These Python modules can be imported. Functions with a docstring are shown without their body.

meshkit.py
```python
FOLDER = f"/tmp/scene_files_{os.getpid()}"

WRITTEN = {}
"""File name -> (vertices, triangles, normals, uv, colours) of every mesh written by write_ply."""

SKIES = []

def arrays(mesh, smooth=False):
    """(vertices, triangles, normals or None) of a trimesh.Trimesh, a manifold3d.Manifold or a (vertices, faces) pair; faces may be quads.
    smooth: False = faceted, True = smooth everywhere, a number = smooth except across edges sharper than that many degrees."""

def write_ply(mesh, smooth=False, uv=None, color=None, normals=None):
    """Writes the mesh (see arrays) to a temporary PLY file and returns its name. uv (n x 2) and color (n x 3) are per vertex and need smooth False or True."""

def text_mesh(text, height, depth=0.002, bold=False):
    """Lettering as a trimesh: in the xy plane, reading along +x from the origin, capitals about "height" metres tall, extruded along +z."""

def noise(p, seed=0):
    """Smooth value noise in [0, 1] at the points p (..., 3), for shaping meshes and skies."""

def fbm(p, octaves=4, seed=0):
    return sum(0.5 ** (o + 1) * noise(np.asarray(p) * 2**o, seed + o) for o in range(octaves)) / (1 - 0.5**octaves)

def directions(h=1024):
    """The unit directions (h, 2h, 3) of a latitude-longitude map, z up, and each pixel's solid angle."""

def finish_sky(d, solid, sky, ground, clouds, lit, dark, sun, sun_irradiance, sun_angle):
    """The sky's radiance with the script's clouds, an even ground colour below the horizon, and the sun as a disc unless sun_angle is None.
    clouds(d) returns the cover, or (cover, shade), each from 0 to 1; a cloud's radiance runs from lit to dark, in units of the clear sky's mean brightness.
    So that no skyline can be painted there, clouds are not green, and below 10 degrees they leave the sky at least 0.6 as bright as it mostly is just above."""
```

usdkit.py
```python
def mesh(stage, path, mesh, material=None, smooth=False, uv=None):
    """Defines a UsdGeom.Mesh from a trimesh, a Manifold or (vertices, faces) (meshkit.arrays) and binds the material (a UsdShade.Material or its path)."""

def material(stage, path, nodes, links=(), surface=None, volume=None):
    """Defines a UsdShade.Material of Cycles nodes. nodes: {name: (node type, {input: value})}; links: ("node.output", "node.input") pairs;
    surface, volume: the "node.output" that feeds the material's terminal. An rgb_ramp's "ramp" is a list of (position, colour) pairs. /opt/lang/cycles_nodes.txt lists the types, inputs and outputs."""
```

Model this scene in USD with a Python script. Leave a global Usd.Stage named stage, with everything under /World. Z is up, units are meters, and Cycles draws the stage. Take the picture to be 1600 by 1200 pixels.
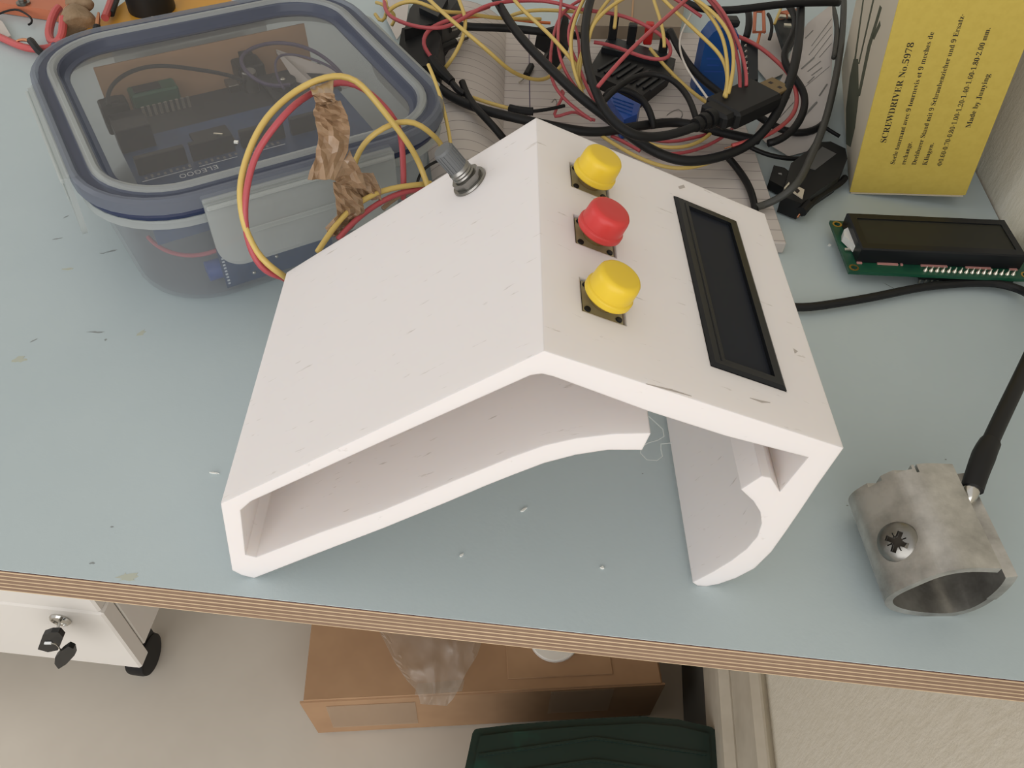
import math, glob, random
import numpy as np, trimesh, usdkit, meshkit
import manifold3d as m3
from manifold3d import Manifold, CrossSection
from shapely.geometry import Polygon, Point, LineString, box as sbox
from shapely.ops import unary_union
from shapely import affinity
from scipy.interpolate import CubicSpline
from pxr import Usd, UsdGeom, UsdLux, UsdShade, Gf, Sdf, Vt

stage = Usd.Stage.CreateInMemory()
UsdGeom.SetStageUpAxis(stage, 'Z'); UsdGeom.SetStageMetersPerUnit(stage, 1.0)
UsdGeom.Xform.Define(stage, '/World'); UsdGeom.Scope.Define(stage, '/World/Looks')
rng = np.random.default_rng(7)

# ------------------------------------------------------------------ camera, lights, exposure
DZ = 0.74                                   # height of the desk top above the floor
FPX, YAW, PITCH, ROLL, CAMH = 1281.2, -0.06259, 0.83736, 0.04912, 0.23169
EXPOSURE = 0.08
cyw, syw = math.cos(YAW), math.sin(YAW)
_f = np.array([syw*math.cos(PITCH), cyw*math.cos(PITCH), -math.sin(PITCH)])
_r = np.array([cyw, -syw, 0.0]); _u = np.cross(_r, _f)
_r, _u = math.cos(ROLL)*_r + math.sin(ROLL)*_u, -math.sin(ROLL)*_r + math.cos(ROLL)*_u
CAM = np.array([0, 0, DZ + CAMH])
cam = UsdGeom.Camera.Define(stage, '/World/camera')
cam.CreateHorizontalApertureAttr(36.0); cam.CreateVerticalApertureAttr(27.0)
cam.CreateFocalLengthAttr(36.0*FPX/1600); cam.CreateClippingRangeAttr(Gf.Vec2f(0.01, 100))
m = Gf.Matrix4d(1.0)
for i, a in enumerate((_r, _u, -_f)): m.SetRow(i, Gf.Vec4d(*map(float, a), 0))
m.SetRow(3, Gf.Vec4d(*map(float, CAM), 1)); cam.AddTransformOp().Set(m)
cam.CreateExposureAttr(EXPOSURE)

def rect_light(name, pos, target, w, h, power, color):
    L = UsdLux.RectLight.Define(stage, '/World/' + name)
    L.CreateWidthAttr(w); L.CreateHeightAttr(h); L.CreateIntensityAttr(power); L.CreateColorAttr(Gf.Vec3f(*color))
    p, t = np.array(pos, float), np.array(target, float); z = p - t; z /= np.linalg.norm(z)
    x = np.cross([0, 0, 1.0], z); x = x/np.linalg.norm(x) if np.linalg.norm(x) > 1e-6 else np.array([1.0, 0, 0]); y = np.cross(z, x)
    mm = Gf.Matrix4d(1.0)
    for i, a in enumerate((x, y, z)): mm.SetRow(i, Gf.Vec4d(*map(float, a), 0))
    mm.SetRow(3, Gf.Vec4d(*map(float, p), 1)); L.AddTransformOp().Set(mm)
# daylight through the window behind the photographer, and weaker daylight from an unseen window at the left
rect_light('window_light', (0.0, -1.8, 1.45), (0.0, 0.2, 0.78), 3.6, 1.6, 1.75, (1.0, 0.985, 0.97))
rect_light('side_window_light', (-2.3, 0.35, 1.5), (-0.2, 0.35, 0.75), 1.2, 1.0, 1.3, (0.97, 0.99, 1.0))
dome = UsdLux.DomeLight.Define(stage, '/World/room_ambient'); dome.CreateIntensityAttr(0.22); dome.CreateColorAttr(Gf.Vec3f(1.0, 0.98, 0.96))

# ------------------------------------------------------------------ pixels of the survey turned into places on planes of known height
def ray(u, v): return _r*(u-800)/FPX - _u*(v-600)/FPX + _f
def px(u, v, h=0.0):
    """the place h millimetres above the desk top that the survey point (u, v) sights"""
    d = ray(u, v); return CAM + d*(DZ + h/1000 - CAM[2])/d[2]
def pxp(u, v, P, n):
    d = ray(u, v); return CAM + d*np.dot(np.asarray(P)-CAM, n)/np.dot(d, n)
def unit(a): a = np.asarray(a, float); return a/np.linalg.norm(a)

# ------------------------------------------------------------------ materials
def lin(c): c = np.asarray(c, float)/255; return np.where(c <= 0.04045, c/12.92, ((c+0.055)/1.055)**2.4)
LOOKS = {}
def mat(name, rgb, rough=0.5, metal=0.0, spec=0.5, var=None, bump=None, coat=0.0, bev=0.0, alpha=1.0, sss=0.0, thin=0.0, scale=None, trans=0.0):
    """var: (noise scale, darker rgb, lo, hi); bump: (noise scale, strength, metres); scale: stretch of the noise; thin: share of light let straight through"""
    path = '/World/Looks/' + name
    n = {'p': ('principled_bsdf', {'base_color': lin(rgb), 'roughness': rough, 'metallic': metal, 'specular_ior_level': spec, 'coat_weight': coat, 'coat_roughness': 0.1})}
    L = []
    if var or bump:
        n['tc'] = ('texture_coordinate', {}); n['mp'] = ('mapping', {'scale': scale or (1, 1, 1)}); L.append(('tc.object', 'mp.vector'))
    if var:
        n['nz'] = ('noise_texture', {'scale': var[0], 'detail': 5.0, 'roughness': 0.6}); L.append(('mp.vector', 'nz.vector'))
        n['rp'] = ('rgb_ramp', {'ramp': [(var[2], lin(rgb)), (var[3], lin(var[1]))]}); L += [('nz.fac', 'rp.fac'), ('rp.color', 'p.base_color')]
    if bump:
        n['bn'] = ('noise_texture', {'scale': bump[0], 'detail': 4.0}); n['b'] = ('bump', {'strength': bump[1], 'distance': bump[2]})
        L += [('mp.vector', 'bn.vector'), ('bn.fac', 'b.height'), ('b.normal', 'p.normal')]
    if bev:
        n['bv'] = ('bevel', {'radius': bev, 'samples': 6})
        L.append(('bv.bevel', 'b.normal' if bump else 'p.normal'))
    if sss:
        n['p'][1].update(subsurface_weight=sss, subsurface_scale=0.002, subsurface_radius=(1, 0.7, 0.5))
    surf = 'p.BSDF'
    if thin:
        n['t'] = ('transparent_bsdf', {'color': (0.97, 0.98, 0.99)}); n['mx'] = ('mix_closure', {'fac': 1-thin})
        L += [('t.BSDF', 'mx.closure1'), ('p.BSDF', 'mx.closure2')]; surf = 'mx.closure'
    LOOKS[name] = usdkit.material(stage, path, n, L, surface=surf)
    return name

mat('desk_laminate', (181, 193, 195), 0.42, spec=0.35, var=(9.0, (175, 188, 191), 0.35, 0.7), bump=(900, 0.08, 0.0004))
mat('white_print', (230, 224, 222), 0.62, spec=0.25, bev=0.0006, bump=(70, 0.10, 0.0004), var=(150, (198, 190, 184), 0.65, 0.74), scale=(0.8, 4.5, 0.8), sss=0.15)
mat('yellow_cap', (222, 188, 50), 0.38, spec=0.4, sss=0.1)
mat('red_cap', (198, 58, 56), 0.38, spec=0.4, sss=0.1)
mat('black_plastic', (24, 25, 26), 0.45, spec=0.35)
mat('black_gloss', (24, 26, 29), 0.32, spec=0.3)
mat('screen_glass', (34, 37, 44), 0.5, spec=0.12)
mat('screen_olive', (44, 44, 38), 0.45, spec=0.2)
mat('dark_hole', (45, 36, 34), 0.7)
mat('switch_metal', (164, 154, 120), 0.4, metal=0.25)
mat('plunger_amber', (112, 94, 56), 0.5)
mat('chrome', (200, 198, 192), 0.2, metal=1.0)
mat('steel', (150, 148, 144), 0.3, metal=1.0, var=(60, (120, 118, 112), 0.35, 0.75))
mat('cast_aluminium', (200, 198, 193), 0.36, metal=0.85, var=(55, (126, 123, 118), 0.36, 0.72), bump=(160, 0.35, 0.0006))
mat('cast_aluminium_inner', (168, 165, 160), 0.5, metal=0.6, var=(60, (84, 80, 76), 0.35, 0.75))
mat('screw_recess', (60, 54, 46), 0.6, metal=0.5)
mat('grey_knob', (98, 100, 101), 0.5)
mat('pcb_green', (24, 82, 58), 0.4, var=(120, (18, 66, 50), 0.4, 0.7))
mat('pcb_blue', (36, 70, 112), 0.4, var=(160, (26, 54, 92), 0.4, 0.7))
mat('pcb_dark', (26, 30, 34), 0.45)
mat('gold', (196, 158, 84), 0.35, metal=0.9)
mat('dull_gold', (128, 108, 74), 0.5, metal=0.5)
mat('solder', (214, 210, 196), 0.25, metal=0.9)
mat('pink_tab', (196, 140, 134), 0.5)
mat('diffuser_white', (216, 216, 212), 0.4)
mat('rubber_black', (24, 24, 25), 0.5, spec=0.3)
mat('cable_grey', (62, 62, 58), 0.5)
mat('wire_yellow', (202, 174, 98), 0.42)
mat('wire_red', (176, 76, 82), 0.42)
mat('wire_red_thick', (184, 80, 80), 0.42)
mat('wire_orange', (206, 106, 48), 0.45)
mat('wire_white', (214, 208, 198), 0.45)
mat('wire_purple', (70, 60, 92), 0.45)
mat('copper', (200, 140, 104), 0.35, metal=0.9)
mat('tape_brown', (158, 130, 102), 0.2, spec=0.6, var=(40, (128, 104, 80), 0.4, 0.7), bump=(140, 0.25, 0.0015))
mat('yellow_card', (206, 182, 88), 0.5, spec=0.3, var=(300, (200, 175, 82), 0.4, 0.7))
mat('white_card', (206, 196, 176), 0.5)
mat('print_black', (48, 42, 30), 0.6)
mat('print_olive', (74, 78, 58), 0.6)
mat('print_grey', (140, 138, 134), 0.7)
mat('label_grey', (92, 92, 90), 0.5)
mat('silk_white', (226, 230, 232), 0.6)
mat('paper', (196, 189, 183), 0.8, spec=0.1)
mat('cardboard', (178, 144, 112), 0.75, spec=0.15, var=(16, (166, 132, 102), 0.35, 0.75))
mat('clear_tape', (206, 182, 156), 0.2, spec=0.7, thin=0.72)
mat('green_plastic', (32, 50, 45), 0.28, spec=0.5, var=(9, (30, 84, 70), 0.52, 0.72), bump=(20, 0.2, 0.004))
mat('bright_white', (246, 244, 238), 0.5, spec=0.3)
mat('cabinet_white', (226, 222, 216), 0.4, spec=0.4)
mat('floor_lino', (208, 201, 189), 0.45, spec=0.3, var=(5, (198, 190, 178), 0.35, 0.7))
mat('skirting_dark', (84, 84, 80), 0.6)
mat('duct_beige', (206, 198, 182), 0.5, var=(18, (186, 177, 160), 0.35, 0.7))
mat('wall_plain', (206, 200, 190), 0.8, spec=0.1)
mat('servo_blue', (20, 74, 140), 0.4)
mat('relay_blue', (34, 78, 160), 0.4)
mat('red_plastic', (190, 34, 30), 0.4)
mat('orange_plastic', (186, 108, 76), 0.5)
mat('ochre_plate', (202, 146, 44), 0.45)
mat('taupe_card', (140, 126, 108), 0.7)
mat('brown_knot', (154, 130, 102), 0.8, var=(80, (120, 98, 72), 0.3, 0.7), bump=(200, 0.5, 0.002))
mat('gasket_blue', (26, 38, 72), 0.45)
mat('stain', (176, 180, 166), 0.5); mat('stain_dark', (134, 140, 140), 0.5); mat('scuff', (176, 168, 162), 0.6); mat('crumb', (226, 226, 220), 0.6)
def film(name, rgb, share, rough, tl=0.35, spec=0.5):
    """translucent plastic: part of the light passes straight, part is scattered forwards or back"""
    n = {'t': ('transparent_bsdf', {'color': lin(rgb)**0.35}), 'd': ('principled_bsdf', {'base_color': lin(rgb), 'roughness': rough, 'specular_ior_level': spec}),
         'l': ('translucent_bsdf', {'color': lin(rgb)}), 'm1': ('mix_closure', {'fac': tl}), 'm2': ('mix_closure', {'fac': share})}
    LOOKS[name] = usdkit.material(stage, '/World/Looks/' + name, n, [('d.BSDF', 'm1.closure1'), ('l.BSDF', 'm1.closure2'), ('t.BSDF', 'm2.closure1'), ('m1.closure', 'm2.closure2')], surface='m2.closure')
film('tub_plastic', (222, 224, 226), 0.16, 0.22)
film('lid_rim_plastic', (128, 134, 152), 0.5, 0.25)
film('lid_edge_plastic', (156, 162, 174), 0.5, 0.2)
film('lid_panel_plastic', (226, 224, 222), 0.11, 0.15)
film('latch_plastic', (214, 218, 216), 0.5, 0.22)
film('bag_film', (238, 234, 228), 0.2, 0.08, spec=1.0)
film('thread_film', (220, 224, 222), 0.5, 0.3)
# plywood edge: plies across the height
n = {'g': ('geometry', {}), 's': ('separate_xyz', {}), 'mr': ('map_range', {'from_min': DZ-0.015, 'from_max': DZ, 'to_min': 0.0, 'to_max': 1.0}),
     'tc': ('texture_coordinate', {}), 'mp': ('mapping', {'scale': (14, 14, 900)}), 'nz': ('noise_texture', {'scale': 3.0, 'detail': 4.0}),
     'ad': ('math', {'math_type': 'multiply_add', 'value2': 0.012}), 'p': ('principled_bsdf', {'roughness': 0.6, 'specular_ior_level': 0.25}),
     'gr': ('noise_texture', {'scale': 3.0, 'detail': 6.0}), 'mg': ('mapping', {'scale': (6, 6, 500)}), 'mix': ('mix_color', {'blend_type': 'multiply', 'fac': 0.55}), 'gr2': ('rgb_ramp', {'ramp': [(0.3, (0.62, 0.58, 0.55)), (0.6, (1, 1, 1))]})}
ply = []
light, dark = lin((206, 183, 150)), lin((138, 113, 94))
edges = np.linspace(0.0, 0.93, 12)
for i in range(11):
    c = light if i % 2 == 0 else dark
    a, b = edges[i], edges[i+1]; w = (b-a)*0.22
    a, b = (a + (b-a)*0.22, b - (b-a)*0.22) if i % 2 == 0 else (a - (b-a)*0.22, b + (b-a)*0.22)
    ply += [(a+w*0.5, c), (b-w*0.5, c)]
ply += [(0.935, lin((120, 84, 66))), (0.955, lin((70, 56, 56))), (0.962, lin((70, 56, 56))), (0.968, lin((214, 212, 206))), (1.0, lin((214, 212, 206)))]
n['rp'] = ('rgb_ramp', {'ramp': ply})
LOOKS['plywood_edge'] = usdkit.material(stage, '/World/Looks/plywood_edge', n, [('g.position', 's.vector'), ('s.z', 'mr.value'), ('tc.object', 'mp.vector'), ('mp.vector', 'nz.vector'),
    ('mr.result', 'ad.value3'), ('nz.fac', 'ad.value1'), ('ad.value', 'rp.fac'), ('tc.object', 'mg.vector'), ('mg.vector', 'gr.vector'), ('gr.fac', 'gr2.fac'), ('rp.color', 'mix.a'), ('gr2.color', 'mix.b'), ('mix.result', 'p.base_color')], surface='p.BSDF')
# wall covering: fine woven streaks, embossed
n = {'g': ('geometry', {}), 'mp': ('mapping', {'rotation': (0.9, 0, 0), 'scale': (1, 330, 60)}), 'nz': ('noise_texture', {'scale': 1.6, 'detail': 3.0}), 'n2': ('noise_texture', {'scale': 700.0, 'detail': 2.0}),
     'rp': ('rgb_ramp', {'ramp': [(0.3, lin((222, 216, 200))), (0.7, lin((232, 227, 214)))]}), 'mx': ('math', {'math_type': 'add'}), 'b': ('bump', {'strength': 0.3, 'distance': 0.0006}), 'p': ('principled_bsdf', {'roughness': 0.75, 'specular_ior_level': 0.15})}
LOOKS['wall_covering'] = usdkit.material(stage, '/World/Looks/wall_covering', n, [('g.position', 'mp.vector'), ('mp.vector', 'nz.vector'), ('g.position', 'n2.vector'), ('nz.fac', 'rp.fac'), ('nz.fac', 'mx.value1'), ('n2.fac', 'mx.value2'), ('mx.value', 'b.height'), ('rp.color', 'p.base_color'), ('b.normal', 'p.normal')], surface='p.BSDF')

# ------------------------------------------------------------------ things, parts and how they are written
COUNT = {}
def numbered(key, name):
    k = COUNT.get((key, name), 0); COUNT[(key, name)] = k+1
    return name if k == 0 else f'{name}_{k:03d}'
def tri(mesh):
    if isinstance(mesh, (list,)): return trimesh.util.concatenate([tri(x) for x in mesh])
    if hasattr(mesh, 'to_mesh'):
        q = mesh.to_mesh(); return trimesh.Trimesh(q.vert_properties[:, :3], q.tri_verts, process=False)
    if isinstance(mesh, tuple):
        v, f = np.asarray(mesh[0], float), np.asarray(mesh[1], int)
        if f.shape[1] == 4: f = np.vstack([f[:, [0, 1, 2]], f[:, [0, 2, 3]]])
        return trimesh.Trimesh(v, f, process=False)
    return mesh
class Thing:
    """an Xform at the thing's base (turned by rz about z) whose children are its parts; meshes are given in world coordinates"""
    def __init__(s, name, label, cat, group=None, kind=None, rz=0.0):
        s.name, s.rz, s.parts = numbered('', name), rz, []
        s.data = dict(label=label, category=cat) if label else {}
        if group: s.data['group'] = group
        if kind: s.data['kind'] = kind
    def add(s, name, mesh, material, smooth=30, parent=None, label=None, kind=None):
        nm = numbered((s.name, parent), name); s.parts.append((nm, tri(mesh), material, smooth, parent, label, kind)); return nm
    def done(s):
        lo = np.min([p[1].bounds[0] for p in s.parts], 0); hi = np.max([p[1].bounds[1] for p in s.parts], 0)
        base = np.array([(lo[0]+hi[0])/2, (lo[1]+hi[1])/2, lo[2]])
        x = UsdGeom.Xform.Define(stage, '/World/' + s.name); x.AddTranslateOp().Set(Gf.Vec3d(*map(float, base)))
        c, sn = math.cos(s.rz), math.sin(s.rz); R = np.array([[c, sn, 0], [-sn, c, 0], [0, 0, 1.0]])
        if s.rz: x.AddRotateZOp().Set(math.degrees(s.rz))
        for k, v in s.data.items(): x.GetPrim().SetCustomDataByKey(k, v)
        for nm, me, ma, sm, par, lab, kind in s.parts:
            path = f'/World/{s.name}/' + (f'{par}/' if par else '') + nm
            q = usdkit.mesh(stage, path, ((me.vertices-base) @ R.T, me.faces), LOOKS[ma], smooth=sm)
            if lab: q.GetPrim().SetCustomDataByKey('label', lab)
            if kind: q.GetPrim().SetCustomDataByKey('kind', kind)
        return s
def single(name, mesh, material, label=None, cat=None, group=None, kind=None, smooth=30):
    nm = numbered('', name); me = tri(mesh); b = me.bounds; base = np.array([(b[0][0]+b[1][0])/2, (b[0][1]+b[1][1])/2, b[0][2]])
    q = usdkit.mesh(stage, '/World/' + nm, (me.vertices-base, me.faces), LOOKS[material], smooth=smooth)
    q.AddTranslateOp().Set(Gf.Vec3d(*map(float, base)))
    for k, v in dict(label=label, category=cat, group=group, kind=kind).items():
        if v: q.GetPrim().SetCustomDataByKey(k, v)

# ------------------------------------------------------------------ shapes
def frame(O, X, Y, Z=None):
    M = np.eye(4); X, Y = np.asarray(X, float), np.asarray(Y, float); Z = np.cross(X, Y) if Z is None else Z
    M[:3, 0], M[:3, 1], M[:3, 2], M[:3, 3] = X, Y, Z, O; return M
def at(mesh, M): me = tri(mesh).copy(); me.apply_transform(M); return me
def box(lo, hi, bev=0.0, M=None):
    lo, hi = np.asarray(lo, float), np.asarray(hi, float)
    if bev <= 0:
        me = trimesh.creation.box(extents=hi-lo); me.apply_translation((lo+hi)/2)
    else:
        bev = min(bev, *(0.49*(hi-lo))); P = []
        for sx in (0, 1):
            for sy in (0, 1):
                for sz in (0, 1):
                    c = np.where([sx, sy, sz], hi, lo); s = np.where([sx, sy, sz], -1, 1)*bev
                    for k in range(3):
                        q = c + s; q[k] = c[k]; P.append(q)
                    
        me = trimesh.convex.convex_hull(np.array(P))
    return me if M is None else at(me, M)
def basis(axis):
    a = unit(axis); x = unit(np.cross(a, [0, 0, 1.0]) if abs(a[2]) < 0.95 else np.cross(a, [1.0, 0, 0])); return x, np.cross(a, x), a
def lathe(prof, O=(0, 0, 0), axis=(0, 0, 1), n=28, closed=True):
    """prof: (radius, height) pairs from the bottom up"""
    x, y, z = basis(axis); prof = np.asarray(prof, float); ang = np.arange(n)*2*math.pi/n
    ring = np.cos(ang)[:, None]*x + np.sin(ang)[:, None]*y
    V = np.vstack([np.asarray(O) + r*ring + h*z for r, h in prof]); F = []
    for i in range(len(prof)-1):
        for j in range(n):
            a, b = i*n+j, i*n+(j+1) % n; F += [(a, b, b+n), (a, b+n, a+n)]
    if closed:
        V = np.vstack([V, np.asarray(O)+prof[0][1]*z, np.asarray(O)+prof[-1][1]*z]); k = len(V)
        for j in range(n):
            F.append((k-2, (j+1) % n, j)); F.append((k-1, (len(prof)-1)*n+j, (len(prof)-1)*n+(j+1) % n))
    return trimesh.Trimesh(V, np.array(F), process=False)
def spline(P, step=0.003):
    P = np.asarray(P, float); d = np.r_[0, np.cumsum(np.maximum(np.linalg.norm(np.diff(P, axis=0), axis=1), 1e-6)**0.6)]
    n = max(6, int(np.linalg.norm(np.diff(P, axis=0), axis=1).sum()/step)+1)
    return CubicSpline(d, P)(np.linspace(0, d[-1], n)) if len(P) > 2 else np.linspace(P[0], P[-1], n)
def tube(P, r, sides=9, smooth=True, flat=1.0):
    """a round cable along the points, ends closed; flat < 1 makes it a flat cable lying on the desk"""
    P = spline(P) if smooth else np.asarray(P, float); n = len(P); r = np.broadcast_to(np.asarray(r, float), (n,)) if np.ndim(r) == 0 or len(np.atleast_1d(r)) == n else np.interp(np.linspace(0, 1, n), np.linspace(0, 1, len(r)), r)
    T = np.gradient(P, axis=0); T /= np.linalg.norm(T, axis=1, keepdims=True)+1e-12
    a = np.cross(T[0], [0, 0, 1.0]); a = unit(a) if np.linalg.norm(a) > 1e-3 else np.array([1.0, 0, 0]); V = []
    ang = np.arange(sides)*2*math.pi/sides
    for i in range(n):
        a = unit(a - T[i]*np.dot(a, T[i])); b = np.cross(T[i], a)
        V.append(P[i] + r[i]*(np.cos(ang)[:, None]*a + np.sin(ang)[:, None]*b*flat))
    V = np.vstack(V + [P[:1], P[-1:]]); F = []
    for i in range(n-1):
        for j in range(sides):
            p, q = i*sides+j, i*sides+(j+1) % sides; F += [(p, q, q+sides), (p, q+sides, p+sides)]
    for j in range(sides): F += [(n*sides, (j+1) % sides, j), (n*sides+1, (n-1)*sides+j, (n-1)*sides+(j+1) % sides)]
    return trimesh.Trimesh(V, np.array(F), process=False)
def extr(poly, h, M=None, z0=0.0):
    """a shapely polygon extruded by h along the frame's third axis"""
    out = []
    for g in getattr(poly, 'geoms', [poly]):
        if g.is_empty or g.area < 1e-12: continue
        q = trimesh.creation.extrude_polygon(g, h, engine='earcut'); q.apply_translation((0, 0, z0)); out.append(q)
    me = trimesh.util.concatenate(out); return me if M is None else at(me, M)
def prism(P, h):
    """a closed outline of places in space (nearly flat) extended downwards by h metres"""
    P = np.asarray(P, float); n = unit(np.cross(P[1]-P[0], P[-1]-P[0])); X = unit(P[1]-P[0]); Y = np.cross(n, X)
    if n[2] < 0: n, Y = -n, -Y
    q = Polygon([((p-P[0]) @ X, (p-P[0]) @ Y) for p in P]).buffer(0)
    return extr(q, h, frame(P[0]-n*h, X, Y, n))
def loft(loops, cap0=True, cap1=True, ring=False):
    n = len(loops[0]); V = np.vstack(loops); F = []; k = len(loops)
    for i in range(k if ring else k-1):
        for j in range(n):
            a, b = i*n+j, i*n+(j+1) % n; c, d = ((i+1) % k)*n+j, ((i+1) % k)*n+(j+1) % n; F += [(a, b, d), (a, d, c)]
    if not ring:
        V = np.vstack([V, loops[0].mean(0), loops[-1].mean(0)])
        for j in range(n):
            if cap0: F.append((len(V)-2, (j+1) % n, j))
            if cap1: F.append((len(V)-1, (k-1)*n+j, (k-1)*n+(j+1) % n))
    return trimesh.Trimesh(V, np.array(F), process=False)
def sheet(G, t):
    """a grid of places (rows x columns) as a sheet t thick"""
    G = np.asarray(G, float); a, b = G.shape[:2]; N = np.cross(np.gradient(G, axis=0), np.gradient(G, axis=1)); N /= np.linalg.norm(N, axis=2, keepdims=True)+1e-12
    V = np.vstack([(G+N*t/2).reshape(-1, 3), (G-N*t/2).reshape(-1, 3)]); F = []; o = a*b
    for i in range(a-1):
        for j in range(b-1):
            p = i*b+j; F += [(p, p+b, p+b+1), (p, p+b+1, p+1), (o+p, o+p+b+1, o+p+b), (o+p, o+p+1, o+p+b+1)]
    rim = [j for j in range(b)] + [i*b+b-1 for i in range(1, a)] + [(a-1)*b+j for j in range(b-2, -1, -1)] + [i*b for i in range(a-2, 0, -1)]
    for p, q in zip(rim, rim[1:]+rim[:1]): F += [(p, q, o+q), (p, o+q, o+p)]
    me = trimesh.Trimesh(V, np.array(F), process=False); trimesh.repair.fix_normals(me); return me
def rr(hx, hy, r, z, n=10):
    r = min(r, hx, hy); out = []
    for cx, cy, a0 in ((hx-r, hy-r, 0), (-hx+r, hy-r, 90), (-hx+r, -hy+r, 180), (hx-r, -hy+r, 270)):
        for k in range(n+1):
            a = math.radians(a0+90*k/n); out.append((cx+r*math.cos(a), cy+r*math.sin(a), z))
    return np.array(out)
def text(t, height, serif=False, thin=0.0, width=None, depth=0.00008):
    """lettering in the xy plane from the origin, capitals 'height' tall; width sets the length of the line"""
    try:
        from PIL import Image, ImageDraw, ImageFont
        name = 'NotoSansMath-Regular.woff2' if serif else 'Inter.woff2'
        if serif:
            t = ''.join(chr(0x1D400+ord(c)-65) if 'A' <= c <= 'Z' else chr(0x1D41A+ord(c)-97) if 'a' <= c <= 'z' else chr(0x1D7CE+ord(c)-48) if '0' <= c <= '9' else '\U0001D6BD' if c == 'Ø' else c for c in t)
        font = ImageFont.truetype(glob.glob('/opt/blender-*/*/datafiles/fonts/' + name)[0], 64)
        x0, y0, x1, y1 = font.getbbox(t, anchor='ls'); im = Image.new('L', (x1-x0+8, y1-y0+8))
        ImageDraw.Draw(im).text((4-x0, 4-y0), t, 255, font, anchor='ls'); on = np.pad(np.asarray(im) > 127, ((0, 0), (1, 1))).astype(np.int8)
        rows, starts = np.nonzero(np.diff(on, axis=1) == 1); ends = np.nonzero(np.diff(on, axis=1) == -1)[1]
        import shapely
        sh = unary_union(list(shapely.box(starts, -rows-1, ends, -rows))).buffer(0.6).buffer(-0.6-thin).simplify(0.55)
        s = height/45.0; sh = affinity.affine_transform(sh, [s, 0, 0, s, -4*s, (4-y0)*s]); me = extr(sh, depth)
    except Exception:
        me = meshkit.text_mesh(t, height, depth)
    if width: me.apply_scale([width/max(me.bounds[1][0], 1e-6), 1, 1])
    return me
def sharp(P, r, sides=8): return tube(P, r, sides)
def W(*pts): return np.array([px(*p) for p in pts])

# ------------------------------------------------------------------ the setting
XW, YB = 0.2092, 0.80
single('floor', box((-2.6, -2.6, -0.02), (1.4, YB, 0.0)), 'floor_lino', kind='structure')
single('wall_right', box((XW, -0.10, 0.0), (XW+0.1, YB+0.1, 2.6)), 'wall_covering', kind='structure')
single('wall_back', box((-2.6, YB, 0.0), (XW, YB+0.1, 2.6)), 'wall_plain', kind='structure')
single('baseboard_right', box((XW-0.012, -0.10, 0.0), (XW, YB, 0.126), 0.003), 'skirting_dark', kind='structure')
single('trim_1', [box((XW-0.016, -0.10, 0.128), (XW, YB, 0.20), 0.006), box((XW-0.022, -0.10, 0.20), (XW, YB, 0.228), 0.008), box((XW-0.014, -0.10, 0.228), (XW, YB, 0.300), 0.006)], 'duct_beige', kind='structure')

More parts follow.
